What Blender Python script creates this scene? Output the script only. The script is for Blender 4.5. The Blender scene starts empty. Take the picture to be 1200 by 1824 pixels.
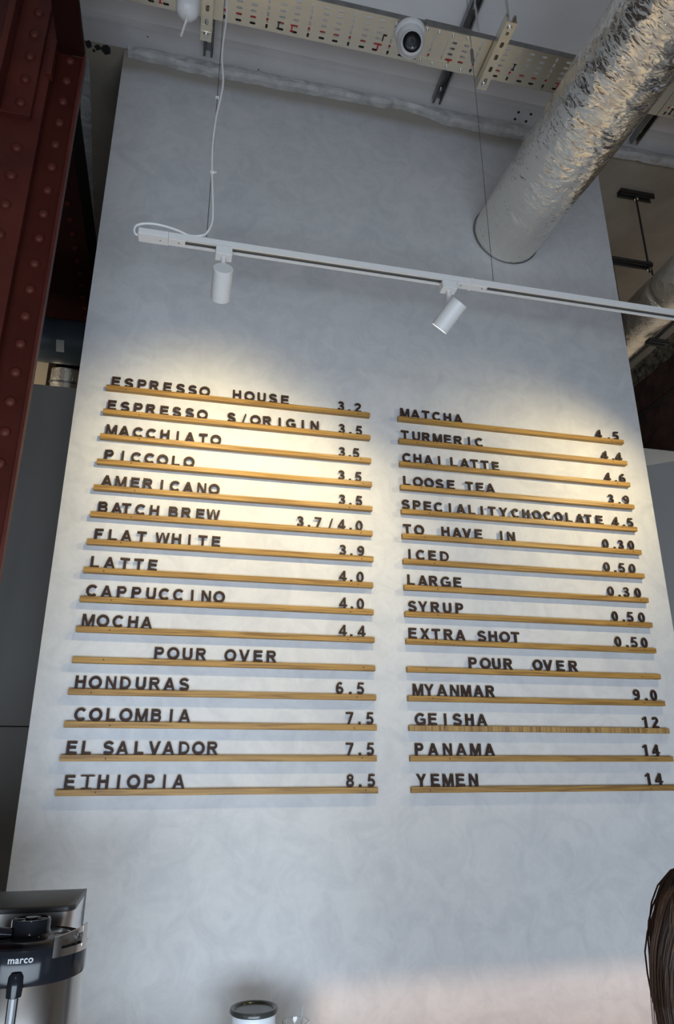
import bpy, bmesh, math, random
from mathutils import Vector, Matrix, Euler, noise
R = math.radians
rnd = random.Random(7)
SC = bpy.context.scene
COL = SC.collection

# ------------------------------------------------------------------ camera
cam = bpy.data.objects.new('camera', bpy.data.cameras.new('camera'))
COL.objects.link(cam)
cam.location = (0.31763, -2.43855, 1.75)
cam.rotation_euler = (R(110.09316), R(0.12813), R(-12.83829))
cam.data.sensor_fit = 'VERTICAL'
cam.data.sensor_height = 24.0
cam.data.lens = 1263.4612 / 1824 * 24.0
cam.data.clip_start = 0.02
SC.camera = cam

# ------------------------------------------------------------------ world, exposure
SC.view_settings.view_transform = 'Standard'
SC.view_settings.look = 'None'
SC.view_settings.gamma = 1
SC.view_settings.use_curve_mapping = False
SC.view_settings.exposure = 0.0
W = bpy.data.worlds.new('world'); SC.world = W
W.use_nodes = True
W.node_tree.nodes['Background'].inputs[0].default_value = (0.62, 0.75, 1.0, 1)
W.node_tree.nodes['Background'].inputs[1].default_value = 0.6

def lamp(name, kind, loc, energy, color, rot=(0, 0, 0), parent=None, **kw):
    l = bpy.data.lights.new(name, kind); l.energy = energy; l.color = color
    for k, v in kw.items(): setattr(l, k, v)
    o = bpy.data.objects.new(name, l); COL.objects.link(o)
    o.location = loc; o.rotation_euler = rot; o.parent = parent
    return o
def aim(d):
    return Vector(d).to_track_quat('-Z', 'Y').to_euler()
# daylight through the shop windows behind the photographer
lamp('window_daylight', 'AREA', (0.3, -3.62, 0.80), 98, (0.72, 0.85, 1.0), aim((0, 1, 0.0)), shape='RECTANGLE', size=3.8, size_y=1.1, spread=R(135))
lamp('low_sun', 'SUN', (6, -8, 3), 1.7, (1.0, 0.70, 0.53), aim((-math.sin(R(30)), math.cos(R(30)), -math.tan(R(8)))), angle=R(1.2))
# pendant lamp in the room, throws the faint shadow of the track on the wall
lamp('room_pendant_light', 'POINT', (0.38, -3.4, 2.86), 13, (0.85, 0.91, 1.0), shadow_soft_size=0.045)

# added fill lights, unseen, brightening the ceiling, ducts and pipe behind the wall
lamp('rear_fill', 'AREA', (3.2, 1.0, 3.45), 2.4, (1.0, 0.86, 0.68), aim((-0.25, -0.1, 1)), shape='RECTANGLE', size=1.1, size_y=1.6)
lamp('rear_fill', 'AREA', (-0.75, 0.95, 3.45), 1.2, (1.0, 0.88, 0.72), aim((0.5, 0.1, 1)), shape='DISK', size=0.3)

# ------------------------------------------------------------------ materials
def mat(name, color, rough=0.6, metal=0.0, noise_scale=None, noise_amt=0.0, color2=None, bump=0.0, bump_scale=None,
        spec=0.5, stretch=(1, 1, 1), emit=None, emit_s=0, trans=0, ior=1.45, rough_var=0, detail=5, bdist=0.002, coat=0):
    m = bpy.data.materials.new(name); m.use_nodes = True
    nt = m.node_tree; N = nt.nodes; L = nt.links; b = N['Principled BSDF']
    b.inputs['Base Color'].default_value = (*color, 1); b.inputs['Roughness'].default_value = rough
    b.inputs['Metallic'].default_value = metal; b.inputs['Specular IOR Level'].default_value = spec
    b.inputs['Transmission Weight'].default_value = trans; b.inputs['IOR'].default_value = ior
    b.inputs['Coat Weight'].default_value = coat
    if emit:
        b.inputs['Emission Color'].default_value = (*emit, 1); b.inputs['Emission Strength'].default_value = emit_s
    if noise_scale or bump:
        tc = N.new('ShaderNodeTexCoord'); mp = N.new('ShaderNodeMapping'); mp.inputs['Scale'].default_value = stretch
        L.new(tc.outputs['Object'], mp.inputs['Vector'])
    if noise_scale:
        n = N.new('ShaderNodeTexNoise'); n.inputs['Scale'].default_value = noise_scale; n.inputs['Detail'].default_value = detail
        n.inputs['Roughness'].default_value = 0.6
        L.new(mp.outputs[0], n.inputs['Vector'])
        r = N.new('ShaderNodeValToRGB'); e = r.color_ramp.elements
        c2 = color2 or tuple(max(0, c * (1 - noise_amt)) for c in color)
        e[0].position = 0.34; e[1].position = 0.66; e[0].color = (*c2, 1); e[1].color = (*color, 1)
        L.new(n.outputs['Fac'], r.inputs[0]); L.new(r.outputs[0], b.inputs['Base Color'])
        if rough_var:
            mr = N.new('ShaderNodeMapRange'); mr.inputs[3].default_value = rough - rough_var; mr.inputs[4].default_value = rough + rough_var
            L.new(n.outputs['Fac'], mr.inputs[0]); L.new(mr.outputs[0], b.inputs['Roughness'])
    if bump:
        n2 = N.new('ShaderNodeTexNoise'); n2.inputs['Scale'].default_value = bump_scale or 40; n2.inputs['Detail'].default_value = 6
        L.new(mp.outputs[0], n2.inputs['Vector'])
        bp = N.new('ShaderNodeBump'); bp.inputs['Strength'].default_value = bump; bp.inputs['Distance'].default_value = bdist
        L.new(n2.outputs['Fac'], bp.inputs['Height']); L.new(bp.outputs[0], b.inputs['Normal'])
    return m

def plaster_material():
    m = bpy.data.materials.new('polished plaster'); m.use_nodes = True
    nt = m.node_tree; N = nt.nodes; L = nt.links; b = N['Principled BSDF']; b.inputs['Roughness'].default_value = 0.62
    tc = N.new('ShaderNodeTexCoord')
    def nz(scale, detail, dist=0.0, rough=0.55):
        n = N.new('ShaderNodeTexNoise'); n.inputs['Scale'].default_value = scale; n.inputs['Detail'].default_value = detail
        n.inputs['Distortion'].default_value = dist; n.inputs['Roughness'].default_value = rough
        L.new(tc.outputs['Object'], n.inputs['Vector']); return n
    a = nz(1.6, 6, 0.6); c = nz(9, 7, 1.2, 0.65); d = nz(55, 4)
    def ramp(src, p0, p1, c0, c1):
        r = N.new('ShaderNodeValToRGB'); e = r.color_ramp.elements
        e[0].position = p0; e[1].position = p1; e[0].color = (*c0, 1); e[1].color = (*c1, 1)
        L.new(src, r.inputs[0]); return r.outputs[0]
    def mix(f, x, y, blend='MIX'):
        k = N.new('ShaderNodeMix'); k.data_type = 'RGBA'; k.blend_type = blend
        if isinstance(f, float): k.inputs[0].default_value = f
        else: L.new(f, k.inputs[0])
        L.new(x, k.inputs[6]); L.new(y, k.inputs[7]); return k.outputs[2]
    base = ramp(a.outputs['Fac'], 0.3, 0.7, (0.555, 0.56, 0.57), (0.62, 0.618, 0.61))
    mot = ramp(c.outputs['Fac'], 0.36, 0.58, (0.885, 0.89, 0.905), (1.0, 1.0, 1.0))
    fine = ramp(d.outputs['Fac'], 0.3, 0.7, (0.96, 0.96, 0.96), (1, 1, 1))
    col = mix(1.0, base, mot, 'MULTIPLY'); col = mix(1.0, col, fine, 'MULTIPLY')
    # brownish strip along the top edge: shade under the lip put into the colour
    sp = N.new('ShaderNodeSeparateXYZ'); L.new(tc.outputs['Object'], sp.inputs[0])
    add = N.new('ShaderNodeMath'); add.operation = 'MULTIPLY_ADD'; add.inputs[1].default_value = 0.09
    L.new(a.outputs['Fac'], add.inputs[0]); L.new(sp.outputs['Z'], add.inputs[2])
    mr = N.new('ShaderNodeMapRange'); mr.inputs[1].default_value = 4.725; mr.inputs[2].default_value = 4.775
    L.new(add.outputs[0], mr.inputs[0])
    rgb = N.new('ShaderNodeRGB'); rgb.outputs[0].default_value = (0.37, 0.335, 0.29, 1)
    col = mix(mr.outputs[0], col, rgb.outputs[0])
    L.new(col, b.inputs['Base Color'])
    bp = N.new('ShaderNodeBump'); bp.inputs['Strength'].default_value = 0.25; bp.inputs['Distance'].default_value = 0.004
    L.new(c.outputs['Fac'], bp.inputs['Height']); L.new(bp.outputs[0], b.inputs['Normal'])
    return m

def oak_material(name, a, c, endgrain=False):
    m = bpy.data.materials.new(name); m.use_nodes = True
    nt = m.node_tree; N = nt.nodes; L = nt.links; b = N['Principled BSDF']; b.inputs['Roughness'].default_value = 0.5
    tc = N.new('ShaderNodeTexCoord'); mp = N.new('ShaderNodeMapping')
    L.new(tc.outputs['Object'], mp.inputs['Vector'])
    oi = N.new('ShaderNodeObjectInfo')
    cb = N.new('ShaderNodeCombineXYZ'); ml = N.new('ShaderNodeMath'); ml.operation = 'MULTIPLY'; ml.inputs[1].default_value = 13.0
    L.new(oi.outputs['Random'], ml.inputs[0])
    for i in range(3): L.new(ml.outputs[0], cb.inputs[i])
    L.new(cb.outputs[0], mp.inputs['Location'])
    mp.inputs['Scale'].default_value = (2.2, 60, 60) if not endgrain else (95, 3, 3)
    n = N.new('ShaderNodeTexNoise'); n.inputs['Scale'].default_value = 1.6; n.inputs['Detail'].default_value = 7; n.inputs['Distortion'].default_value = 1.4 if not endgrain else 0.3
    L.new(mp.outputs[0], n.inputs['Vector'])
    r = N.new('ShaderNodeValToRGB'); e = r.color_ramp.elements
    e[0].position = 0.36; e[1].position = 0.6; e[0].color = (*a, 1); e[1].color = (*c, 1)
    L.new(n.outputs['Fac'], r.inputs[0]); L.new(r.outputs[0], b.inputs['Base Color'])
    bp = N.new('ShaderNodeBump'); bp.inputs['Strength'].default_value = 0.3; bp.inputs['Distance'].default_value = 0.0008
    L.new(n.outputs['Fac'], bp.inputs['Height']); L.new(bp.outputs[0], b.inputs['Normal'])
    return m

def foil_material(name, tint, rough):
    m = bpy.data.materials.new(name); m.use_nodes = True
    nt = m.node_tree; N = nt.nodes; L = nt.links; b = N['Principled BSDF']
    b.inputs['Base Color'].default_value = (*tint, 1); b.inputs['Metallic'].default_value = 1; b.inputs['Roughness'].default_value = rough
    tc = N.new('ShaderNodeTexCoord'); mp = N.new('ShaderNodeMapping'); mp.inputs['Scale'].default_value = (1, 1.9, 1)
    mp.inputs['Rotation'].default_value = (0.3, 0.2, 0.5)
    L.new(tc.outputs['Object'], mp.inputs['Vector'])
    n = N.new('ShaderNodeTexNoise'); n.inputs['Scale'].default_value = 34; n.inputs['Detail'].default_value = 5; n.inputs['Distortion'].default_value = 1.2
    n.noise_type = 'RIDGED_MULTIFRACTAL'
    L.new(mp.outputs[0], n.inputs['Vector'])
    bp = N.new('ShaderNodeBump'); bp.inputs['Strength'].default_value = 0.7; bp.inputs['Distance'].default_value = 0.004
    L.new(n.outputs['Fac'], bp.inputs['Height']); L.new(bp.outputs[0], b.inputs['Normal'])
    return m

M = {}
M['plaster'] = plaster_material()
M['soffit'] = mat('painted concrete soffit', (0.62, 0.61, 0.61), 0.8, noise_scale=5, noise_amt=0.1, bump=0.5, bump_scale=14, bdist=0.006)
M['soffit_rough'] = mat('chipped white plaster', (0.60, 0.59, 0.575), 0.85, noise_scale=16, noise_amt=0.3, bump=1.0, bump_scale=30, bdist=0.012)
M['ceiling'] = mat('painted ceiling slab', (0.84, 0.84, 0.85), 0.85, noise_scale=2.5, noise_amt=0.08, bump=0.3, bump_scale=12, bdist=0.004)
M['beige'] = mat('bare beige ceiling', (0.40, 0.35, 0.28), 0.9, noise_scale=3, noise_amt=0.22, bump=0.4, bump_scale=20, bdist=0.004)
M['riser'] = mat('warm lit beige board', (0.8, 0.66, 0.45), 0.8)  # warm light falling on the riser is put into this bright colour
M['brick_dark'] = mat('dark red brown masonry', (0.085, 0.04, 0.03), 0.9, noise_scale=7, color2=(0.03, 0.018, 0.016), bump=0.8, bump_scale=16, bdist=0.01)
M['conc_rough'] = mat('crumbling concrete edge', (0.20, 0.17, 0.13), 0.95, noise_scale=22, color2=(0.03, 0.026, 0.02), bump=1, bump_scale=30, bdist=0.02)
M['panel'] = mat('grey laminate panel', (0.34, 0.335, 0.32), 0.5, noise_scale=3, noise_amt=0.06)
M['steel_red'] = mat('oxide red steel paint', (0.095, 0.020, 0.013), 0.5, spec=0.3, noise_scale=4, color2=(0.055, 0.011, 0.008), bump=0.35, bump_scale=30, bdist=0.002, rough_var=0.08)
M['steel_red_shaded'] = mat('oxide red paint in shade', (0.058, 0.012, 0.008), 0.6, spec=0.12, noise_scale=5, noise_amt=0.3, bump=0.3, bump_scale=25)  # darker copy of the column red, with its shade in the colour
M['girder_shaded'] = mat('girder paint in shade', (0.022, 0.005, 0.005), 0.7, spec=0.1, noise_scale=5, noise_amt=0.3)  # girder red darkened further: shade under the ceiling painted in
M['web_shaded'] = mat('girder web in shade', (0.006, 0.005, 0.005), 0.8, bump=0.2, bump_scale=10)  # near-black because the shade on the web is put into its colour
M['oak'] = oak_material('oiled oak ledge', (0.20, 0.104, 0.024), (0.385, 0.222, 0.055))
M['oak_end'] = oak_material('striped oak ledge', (0.17, 0.09, 0.03), (0.40, 0.25, 0.085), True)
M['letter'] = mat('dark brown stained wood', (0.048, 0.028, 0.022), 0.55, spec=0.2, noise_scale=60, noise_amt=0.35, stretch=(0.25, 1, 1), bump=0.25, bump_scale=160, bdist=0.0006)
M['knot'] = mat('dark knot', (0.10, 0.04, 0.012), 0.7)
M['white'] = mat('white powder coat', (0.74, 0.735, 0.72), 0.42, noise_scale=80, noise_amt=0.03)
M['white_pl'] = mat('white plastic', (0.78, 0.79, 0.8), 0.35)
M['slot'] = mat('dark slot', (0.03, 0.03, 0.03), 0.6)
M['copper'] = mat('conductor strip', (0.30, 0.29, 0.27), 0.35, 0.8)
M['galv'] = mat('galvanised steel', (0.70, 0.67, 0.58), 0.36, 1.0, noise_scale=30, color2=(0.72, 0.68, 0.56), bump=0.06, bump_scale=60, rough_var=0.08)
M['galv_dark'] = mat('dull zinc channel', (0.36, 0.37, 0.37), 0.42, 1.0, noise_scale=25, noise_amt=0.25)
M['strut_black'] = mat('dark bracket steel', (0.05, 0.045, 0.04), 0.6, 0.3)
M['zinc'] = mat('zinc fixings', (0.62, 0.62, 0.6), 0.3, 1.0)
M['foil'] = foil_material('crinkled foil', (0.88, 0.84, 0.77), 0.23)
M['foil_dull'] = foil_material('dull foil', (0.80, 0.74, 0.64), 0.48)
M['cable_w'] = mat('white cable sheath', (0.76, 0.76, 0.75), 0.4)
M['wire'] = mat('steel wire rope', (0.16, 0.16, 0.16), 0.4, 0.8)
M['red'] = mat('red cable', (0.42, 0.015, 0.02), 0.45)
M['black'] = mat('black cable', (0.012, 0.012, 0.013), 0.5)
M['pipe'] = mat('black plastic pipe', (0.05, 0.066, 0.08), 0.35)
M['sticker'] = mat('pipe sticker', (0.42, 0.42, 0.42), 0.5)
M['gloss_black'] = mat('gloss black plastic', (0.010, 0.011, 0.014), 0.12, spec=0.3)
M['matt_black'] = mat('satin black lid', (0.035, 0.036, 0.038), 0.38)
M['steel'] = mat('brushed stainless steel', (0.60, 0.57, 0.53), 0.24, 1.0, bump=0.12, bump_scale=30, stretch=(1, 1, 0.02))
M['steel_sheet'] = mat('polished steel sheet', (0.72, 0.71, 0.70), 0.34, 1.0)
M['print'] = mat('printed silver', (0.36, 0.37, 0.38), 0.5)
M['jar'] = mat('white enamel', (0.72, 0.76, 0.80), 0.25, coat=0.4)
M['lid'] = mat('smoked lid', (0.04, 0.043, 0.04), 0.22)
M['glass'] = mat('clear glass', (1, 1, 1), 0.02, trans=1)
M['wood_floor'] = mat('warm wood floor', (0.32, 0.19, 0.10), 0.45, noise_scale=6, noise_amt=0.3, stretch=(0.3, 3, 1))
M['counter'] = mat('pale counter', (0.55, 0.52, 0.48), 0.35, noise_scale=9, noise_amt=0.1)
M['cream'] = mat('cream unseen back wall', (0.42, 0.38, 0.33), 0.8, noise_scale=3, noise_amt=0.08)
M['skin'] = mat('skin', (0.60, 0.36, 0.26), 0.5)
M['hair'] = mat('brown hair', (0.055, 0.026, 0.013), 0.38, noise_scale=50, color2=(0.018, 0.009, 0.006), stretch=(1, 1, 0.08))
M['cloth'] = mat('dark knit cloth', (0.03, 0.032, 0.04), 0.85, noise_scale=60, noise_amt=0.2)
M['lamp_on'] = mat('lit lens', (1, 1, 1), 0.4, emit=(1.0, 0.92, 0.78), emit_s=14)
M['lens'] = mat('dark camera lens', (0.006, 0.007, 0.009), 0.3, spec=0.3)
M['window_glow'] = mat('window frame', (0.2, 0.2, 0.2), 0.5)

# ------------------------------------------------------------------ mesh helpers
def add_box(bm, c, s, rot=None):
    """box centred on c with full size s"""
    r = bmesh.ops.create_cube(bm, size=1.0)
    mtx = Matrix.Translation(c) @ (rot.to_matrix().to_4x4() if rot else Matrix.Identity(4)) @ Matrix.Diagonal((*s, 1))
    bmesh.ops.transform(bm, matrix=mtx, verts=r['verts']); return r['verts']
def add_bb(bm, a, b):
    return add_box(bm, [(a[i] + b[i]) / 2 for i in range(3)], [abs(b[i] - a[i]) for i in range(3)])
def frame_for(d):
    d = Vector(d).normalized(); return d.to_track_quat('Z', 'Y').to_matrix()
def add_tube(bm, pts, rad, seg=10, caps=True, closed=False):
    pts = [Vector(p) for p in pts]; n = len(pts); rings = []
    rads = rad if isinstance(rad, (list, tuple)) else [rad] * n
    up = None
    for i, p in enumerate(pts):
        d = (pts[min(i + 1, n - 1)] - pts[max(i - 1, 0)]).normalized()
        if up is None:
            up = Vector((0, 0, 1)) if abs(d.z) < 0.9 else Vector((0, 1, 0))
        x = up.cross(d).normalized(); y = d.cross(x).normalized(); up = y
        rings.append([bm.verts.new(p + rads[i] * (math.cos(2 * math.pi * k / seg) * x + math.sin(2 * math.pi * k / seg) * y)) for k in range(seg)])
    for a, b in zip(rings, rings[1:]):
        for k in range(seg):
            bm.faces.new((a[k], a[(k + 1) % seg], b[(k + 1) % seg], b[k]))
    if caps:
        bm.faces.new(rings[0][::-1]); bm.faces.new(rings[-1])
def add_lathe(bm, prof, seg=32, origin=(0, 0, 0), axis=(0, 0, 1)):
    """prof: list of (r, h) along the axis"""
    Fm = frame_for(axis); o = Vector(origin); rings = []
    for r, h in prof:
        if r < 1e-6: rings.append([bm.verts.new(o + Fm @ Vector((0, 0, h)))])
        else: rings.append([bm.verts.new(o + Fm @ Vector((r * math.cos(2 * math.pi * k / seg), r * math.sin(2 * math.pi * k / seg), h))) for k in range(seg)])
    for a, b in zip(rings, rings[1:]):
        for k in range(seg):
            j = (k + 1) % seg
            if len(a) == 1 and len(b) == 1: continue
            if len(a) == 1: bm.faces.new((a[0], b[j], b[k]))
            elif len(b) == 1: bm.faces.new((a[k], a[j], b[0]))
            else: bm.faces.new((a[k], a[j], b[j], b[k]))
def add_prism(bm, poly, d0, d1, to3):
    """extrude polygon poly [(u,v)] from depth d0 to d1; to3(u,v,d)->xyz"""
    a = [bm.verts.new(to3(u, v, d0)) for u, v in poly]; b = [bm.verts.new(to3(u, v, d1)) for u, v in poly]
    n = len(poly)
    bm.faces.new(a); bm.faces.new(b[::-1])
    for i in range(n): bm.faces.new((a[i], b[i], b[(i + 1) % n], a[(i + 1) % n]))
def obj(name, bm, m, parent=None, smooth=False, bevel=0, loc=None):
    bmesh.ops.recalc_face_normals(bm, faces=bm.faces)
    me = bpy.data.meshes.new(name); bm.to_mesh(me); bm.free()
    me.materials.append(m)
    if smooth:
        me.shade_smooth()
        try: me.set_sharp_from_angle(angle=R(40))
        except Exception: pass
    o = bpy.data.objects.new(name, me); COL.objects.link(o)
    if parent:
        o.parent = parent; o.matrix_parent_inverse = Matrix.Identity(4)
        o.location = -parent.location if parent.location.length > 0 and loc is None else Vector((0, 0, 0))
    if loc is not None: o.location = loc
    if bevel:
        b = o.modifiers.new('bevel', 'BEVEL'); b.width = bevel; b.segments = 2; b.limit_method = 'ANGLE'
    return o
def tag(o, label, cat, group=None, kind=None):
    o['label'] = label; o['category'] = cat
    if group: o['group'] = group
    if kind: o['kind'] = kind
    return o
def thing(name, label, cat, loc=(0, 0, 0), group=None):
    # parts are modelled in world coordinates; obj() subtracts the parent's location
    o = bpy.data.objects.new(name, None); COL.objects.link(o); o.location = loc; o.empty_display_size = 0.05
    return tag(o, label, cat, group)
def struct(name, bm, m, **kw):
    o = obj(name, bm, m, **kw)
    if not kw.get('parent'): o['kind'] = 'structure'
    return o
def B(): return bmesh.new()
def boxo(name, a, b, m, parent=None, bevel=0, st=False):
    bm = B(); add_bb(bm, a, b)
    return struct(name, bm, m, parent=parent, bevel=bevel) if st else obj(name, bm, m, parent, bevel=bevel)

# ------------------------------------------------------------------ the setting
WY = 0.02           # menu wall plane
SZ = 4.83           # soffit height
boxo('floor', (-4.5, -3.8, -0.1), (4.6, 3.0, 0), M['wood_floor'], st=True)
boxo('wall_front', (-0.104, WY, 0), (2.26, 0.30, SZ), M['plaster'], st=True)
# ceiling: front slab, painted soffit band, bare slab behind
ceil_ = boxo('ceiling', (-4.5, -3.8, SZ + 0.012), (4.6, -0.105, SZ + 0.2), M['ceiling'], st=True)
bm = B()
n = 90
prof = lambda x: [(-0.125, SZ + 0.014), (-0.112, SZ + 0.003), (-0.10 + 0.003 * noise.noise((x * 3, 1, 0)), SZ), (0.012, SZ), (0.012, SZ + 0.1), (-0.125, SZ + 0.1)]
prev = None
for i in range(n + 1):
    x = -4.5 + 9.1 * i / n
    ring = [bm.verts.new((x, y, z)) for y, z in prof(x)]
    if prev:
        for k in range(6): bm.faces.new((prev[k], prev[(k + 1) % 6], ring[(k + 1) % 6], ring[k]))
    prev = ring
struct('trim_1', bm, M['soffit'])
boxo('ceiling_rear', (-4.5, 0.012, SZ + 0.001), (4.6, 3.0, SZ + 0.15), M['beige'], st=True)
# broken plaster lip where the wall meets the soffit
bm = B(); prev = None
low = [(-0.086, 4.765), (0.1, 4.752), (0.3, 4.742), (0.55, 4.752), (0.8, 4.758), (1.0, 4.763), (1.12, 4.764), (1.16, 4.785), (1.3, 4.772), (1.36, 4.755), (1.42, 4.735), (1.6, 4.735), (1.85, 4.735), (2.3, 4.745), (2.7, 4.756), (3.3, 4.75), (4.0, 4.76)]
def lowz(x):
    return lowz0(x) + 0.022
def lowz0(x):
    for (a, za), (b, zb) in zip(low, low[1:]):
        if a <= x <= b: return za + (zb - za) * (x - a) / (b - a)
    return low[-1][1]
N_ = 420
for i in range(N_ + 1):
    x = -0.086 + 4.0 * i / N_
    z = lowz(x) + 0.010 * noise.noise((x * 9, 3, 0)) + 0.005 * noise.noise((x * 34, 9, 0))
    f1 = 0.006 * noise.noise((x * 14, 5, 1)); f2 = 0.006 * noise.noise((x * 22, 5, 7))
    t = min(1, (i + 1) / 6)
    ring = [bm.verts.new(p) for p in ((x, 0.008, SZ + 0.01), (x, -0.006 - 0.010 * t + f1, SZ - 0.008), (x, -0.020 * t - 0.004 + f2, (z + SZ) / 2 + f1), (x, -0.026 * t - f1, z + 0.006 + f2 * .5), (x, -0.008, z - 0.001), (x, 0.019, z), (x, 0.019, SZ + 0.01))]
    if prev:
        for k in range(7): bm.faces.new((prev[k], prev[(k + 1) % 7], ring[(k + 1) % 7], ring[k]))
    else: bm.faces.new(ring)
    prev = ring
struct('trim_2', bm, M['soffit_rough'], smooth=False)
# drilled bolt holes and cracks in the soffit
for i, (x, y, r) in enumerate(((1.79, -0.075, 0.007), (1.855, -0.078, 0.007), (1.79, -0.035, 0.007), (1.85, -0.035, 0.007), (-0.0, -0.066, 0.003), (0.5, -0.018, 0.003))):
    bm = B(); add_lathe(bm, [(r, 0.002), (r, 0), (r * 0.75, 0), (r * .7, 0.0015), (0, 0.0015)], 12, (x, y, SZ - 0.0025))
    o = obj('bolt_hole', bm, M['slot'], bpy.data.objects['trim_1'])
bm = B()
for (x, y, r, s) in ((-0.262, 0.03, 0.016, 1), (-0.222, 0.035, 0.013, 2), (-0.185, 0.038, 0.019, 3), (-0.24, 0.055, 0.006, 4)):
    vs = [bm.verts.new((x + r * math.cos(a * R(36)) * (0.7 + 0.6 * rnd.random()), y + r * 1.3 * math.sin(a * R(36)) * (0.6 + 0.6 * rnd.random()), SZ - 0.001)) for a in range(10)]
    vs2 = [bm.verts.new((v.co.x, v.co.y, SZ + 0.01)) for v in vs]
    bm.faces.new(vs)
    for k in range(10): bm.faces.new((vs[k], vs[(k + 1) % 10], vs2[(k + 1) % 10], vs2[k]))
obj('broken_hole', bm, M['slot'], bpy.data.objects['ceiling_rear'])
# pale strip of skim coat on the bare slab, left of the wall
bm = B(); prev = None
for i in range(60):
    y = 0.10 + 1.6 * i / 59
    xr = -0.262 - 0.055 * (y - 0.1) / 1.6 * 2 + 0.005 * noise.noise((y * 14, 0, 3)); xl = xr - 0.05 - 0.02 * noise.noise((y * 6, 2, 3))
    ring = [bm.verts.new(p) for p in ((xl, y, SZ + 0.004), (xl + 0.004, y, SZ - 0.004), (xr - 0.003, y, SZ - 0.004), (xr, y, SZ + 0.004))]
    if prev:
        for k in range(3): bm.faces.new((prev[k], prev[k + 1], ring[k + 1], ring[k]))
    prev = ring
obj('skim_strip', bm, M['soffit_rough'], bpy.data.objects['ceiling_rear'])
# room enclosure
boxo('wall_left', (-4.6, -3.8, 0), (-4.5, 3.0, SZ + 0.1), M['cream'], st=True)
wr = boxo('wall_right', (3.84, -0.1, 0), (4.0, 3.0, SZ + 0.05), M['brick_dark'], st=True)
boxo('wall_right_front', (4.5, -3.8, 0), (4.6, -0.1, SZ + 0.1), M['cream'], st=True)
boxo('wall_rear', (-4.5, 2.9, 0), (4.6, 3.0, SZ + 0.1), M['brick_dark'], st=True)
# unseen back of the shop; window openings shaped to cut the low sun
bm = B()
add_bb(bm, (-4.5, -3.8, 0), (4.6, -3.7, 0.3)); add_bb(bm, (-4.5, -3.8, 1.76), (4.6, -3.7, SZ + 0.1))
for x0, x1 in ((-4.5, -1.7), (2.1, 2.95), (4.45, 4.6)): add_bb(bm, (x0, -3.8, 0.3), (x1, -3.7, 1.76))
struct('wall_back_unseen', bm, M['cream'])
# crumbling concrete haunch along the right wall and the conduit on it
bm = B(); prev = None
for i in range(120):
    y = 0.4 + 2.4 * i / 119
    a = 0.05 * noise.noise((y * 5, 0, 0)); b = 0.05 * noise.noise((y * 11, 4, 0))
    ring = [bm.verts.new(p) for p in ((3.84, y, SZ - 0.12 + a), (3.83 + b * .2, y, SZ - 0.09 + b * .5), (3.815 - a * .3, y, SZ - 0.05 + a * .4), (3.80 + b * .3, y, SZ - 0.012), (3.78 + a * .5, y, SZ + 0.004), (3.84, y, SZ + 0.02))]
    if prev:
        for k in range(6): bm.faces.new((prev[k], prev[(k + 1) % 6], ring[(k + 1) % 6], ring[k]))
    prev = ring
obj('concrete_haunch', bm, M['conc_rough'], wr)
bm = B(); add_tube(bm, [(3.825, 0.2, 4.425), (3.825, 2.85, 4.425)], 0.011, 8)
cdt = obj('conduit', bm, M['galv_dark'], wr, smooth=True)
# grey panelling standing behind the menu wall
pw = bpy.data.objects.new('wall_panelling', None); COL.objects.link(pw); pw['kind'] = 'structure'
for (x0, x1) in ((-1.9, -0.72), (-0.717, 0.50), (0.503, 1.72), (1.723, 2.94), (2.943, 3.83)):
    for (z0, z1) in ((0.0, 1.913), (1.917, 3.395)):
        bm = B(); add_bb(bm, (x0, 0.6, z0), (x1, 0.64, z1)); obj('panel', bm, M['panel'], pw, bevel=0.001)

# ------------------------------------------------------------------ riveted steel column and girder
def rivet(bm, x, y, z, r=0.017):
    add_lathe(bm, [(r * 1.0, 0), (r * 0.97, r * 0.25), (r * 0.8, r * 0.5), (r * 0.45, r * 0.7), (0, r * 0.76)], 14, (x, y, z), (0, -1, 0))
col = thing('riveted_column', 'dark red riveted steel column left of the menu wall', 'column', (-0.35, -0.4, 0))
def rivets(n, x, y, z0, dz, r, parent=None):
    first = None
    for i in range(n):
        if first is None:
            bm = B(); rivet(bm, 0, 0, 0, r); first = obj('rivet', bm, M['steel_red'], None, smooth=True)
            o = first
        else:
            o = first.copy(); COL.objects.link(o)
        o.parent = parent; o.location = Vector((x, y, z0 + i * dz)) - parent.location
rear = boxo('rear_plate', (-0.62, -0.50, 0), (-0.146, -0.478, 4.10), M['steel_red_shaded'], col, bevel=0.001)
boxo('upper_plate', (-0.62, -0.50, 4.10), (-0.234, -0.478, SZ), M['steel_red_shaded'], col)
boxo('flange_rim', (-0.147, -0.512, 0), (-0.137, -0.480, 4.098), M['steel_red'], col, bevel=0.002)
boxo('cover_plate', (-0.70, -0.536, 0), (-0.232, -0.502, SZ), M['steel_red'], col, bevel=0.003)
boxo('web_plate', (-0.42, -0.478, 0), (-0.39, -0.16, 4.099), M['steel_red_shaded'], col)
boxo('back_flange', (-0.62, -0.16, 0), (-0.34, -0.14, 4.098), M['steel_red_shaded'], col)
rivets(24, -0.186, -0.500, 1.97, 0.0955, 0.0165, col)
rivets(12, -0.288, -0.536, 2.36, 0.114, 0.0175, col)
# splice plate near the top with an angle cleat on its left edge
boxo('splice_plate', (-0.362, -0.556, 3.735), (-0.262, -0.535, SZ), M['steel_red'], col, bevel=0.002)
boxo('angle_cleat', (-0.372, -0.62, 3.735), (-0.352, -0.536, SZ), M['steel_red'], col, bevel=0.002)
rivets(10, -0.297, -0.556, 3.782, 0.1035, 0.017, col)
boxo('angle_cleat', (-0.245, -0.55, 3.94), (-0.225, -0.52, 4.098), M['steel_red'], col, bevel=0.001)
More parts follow.
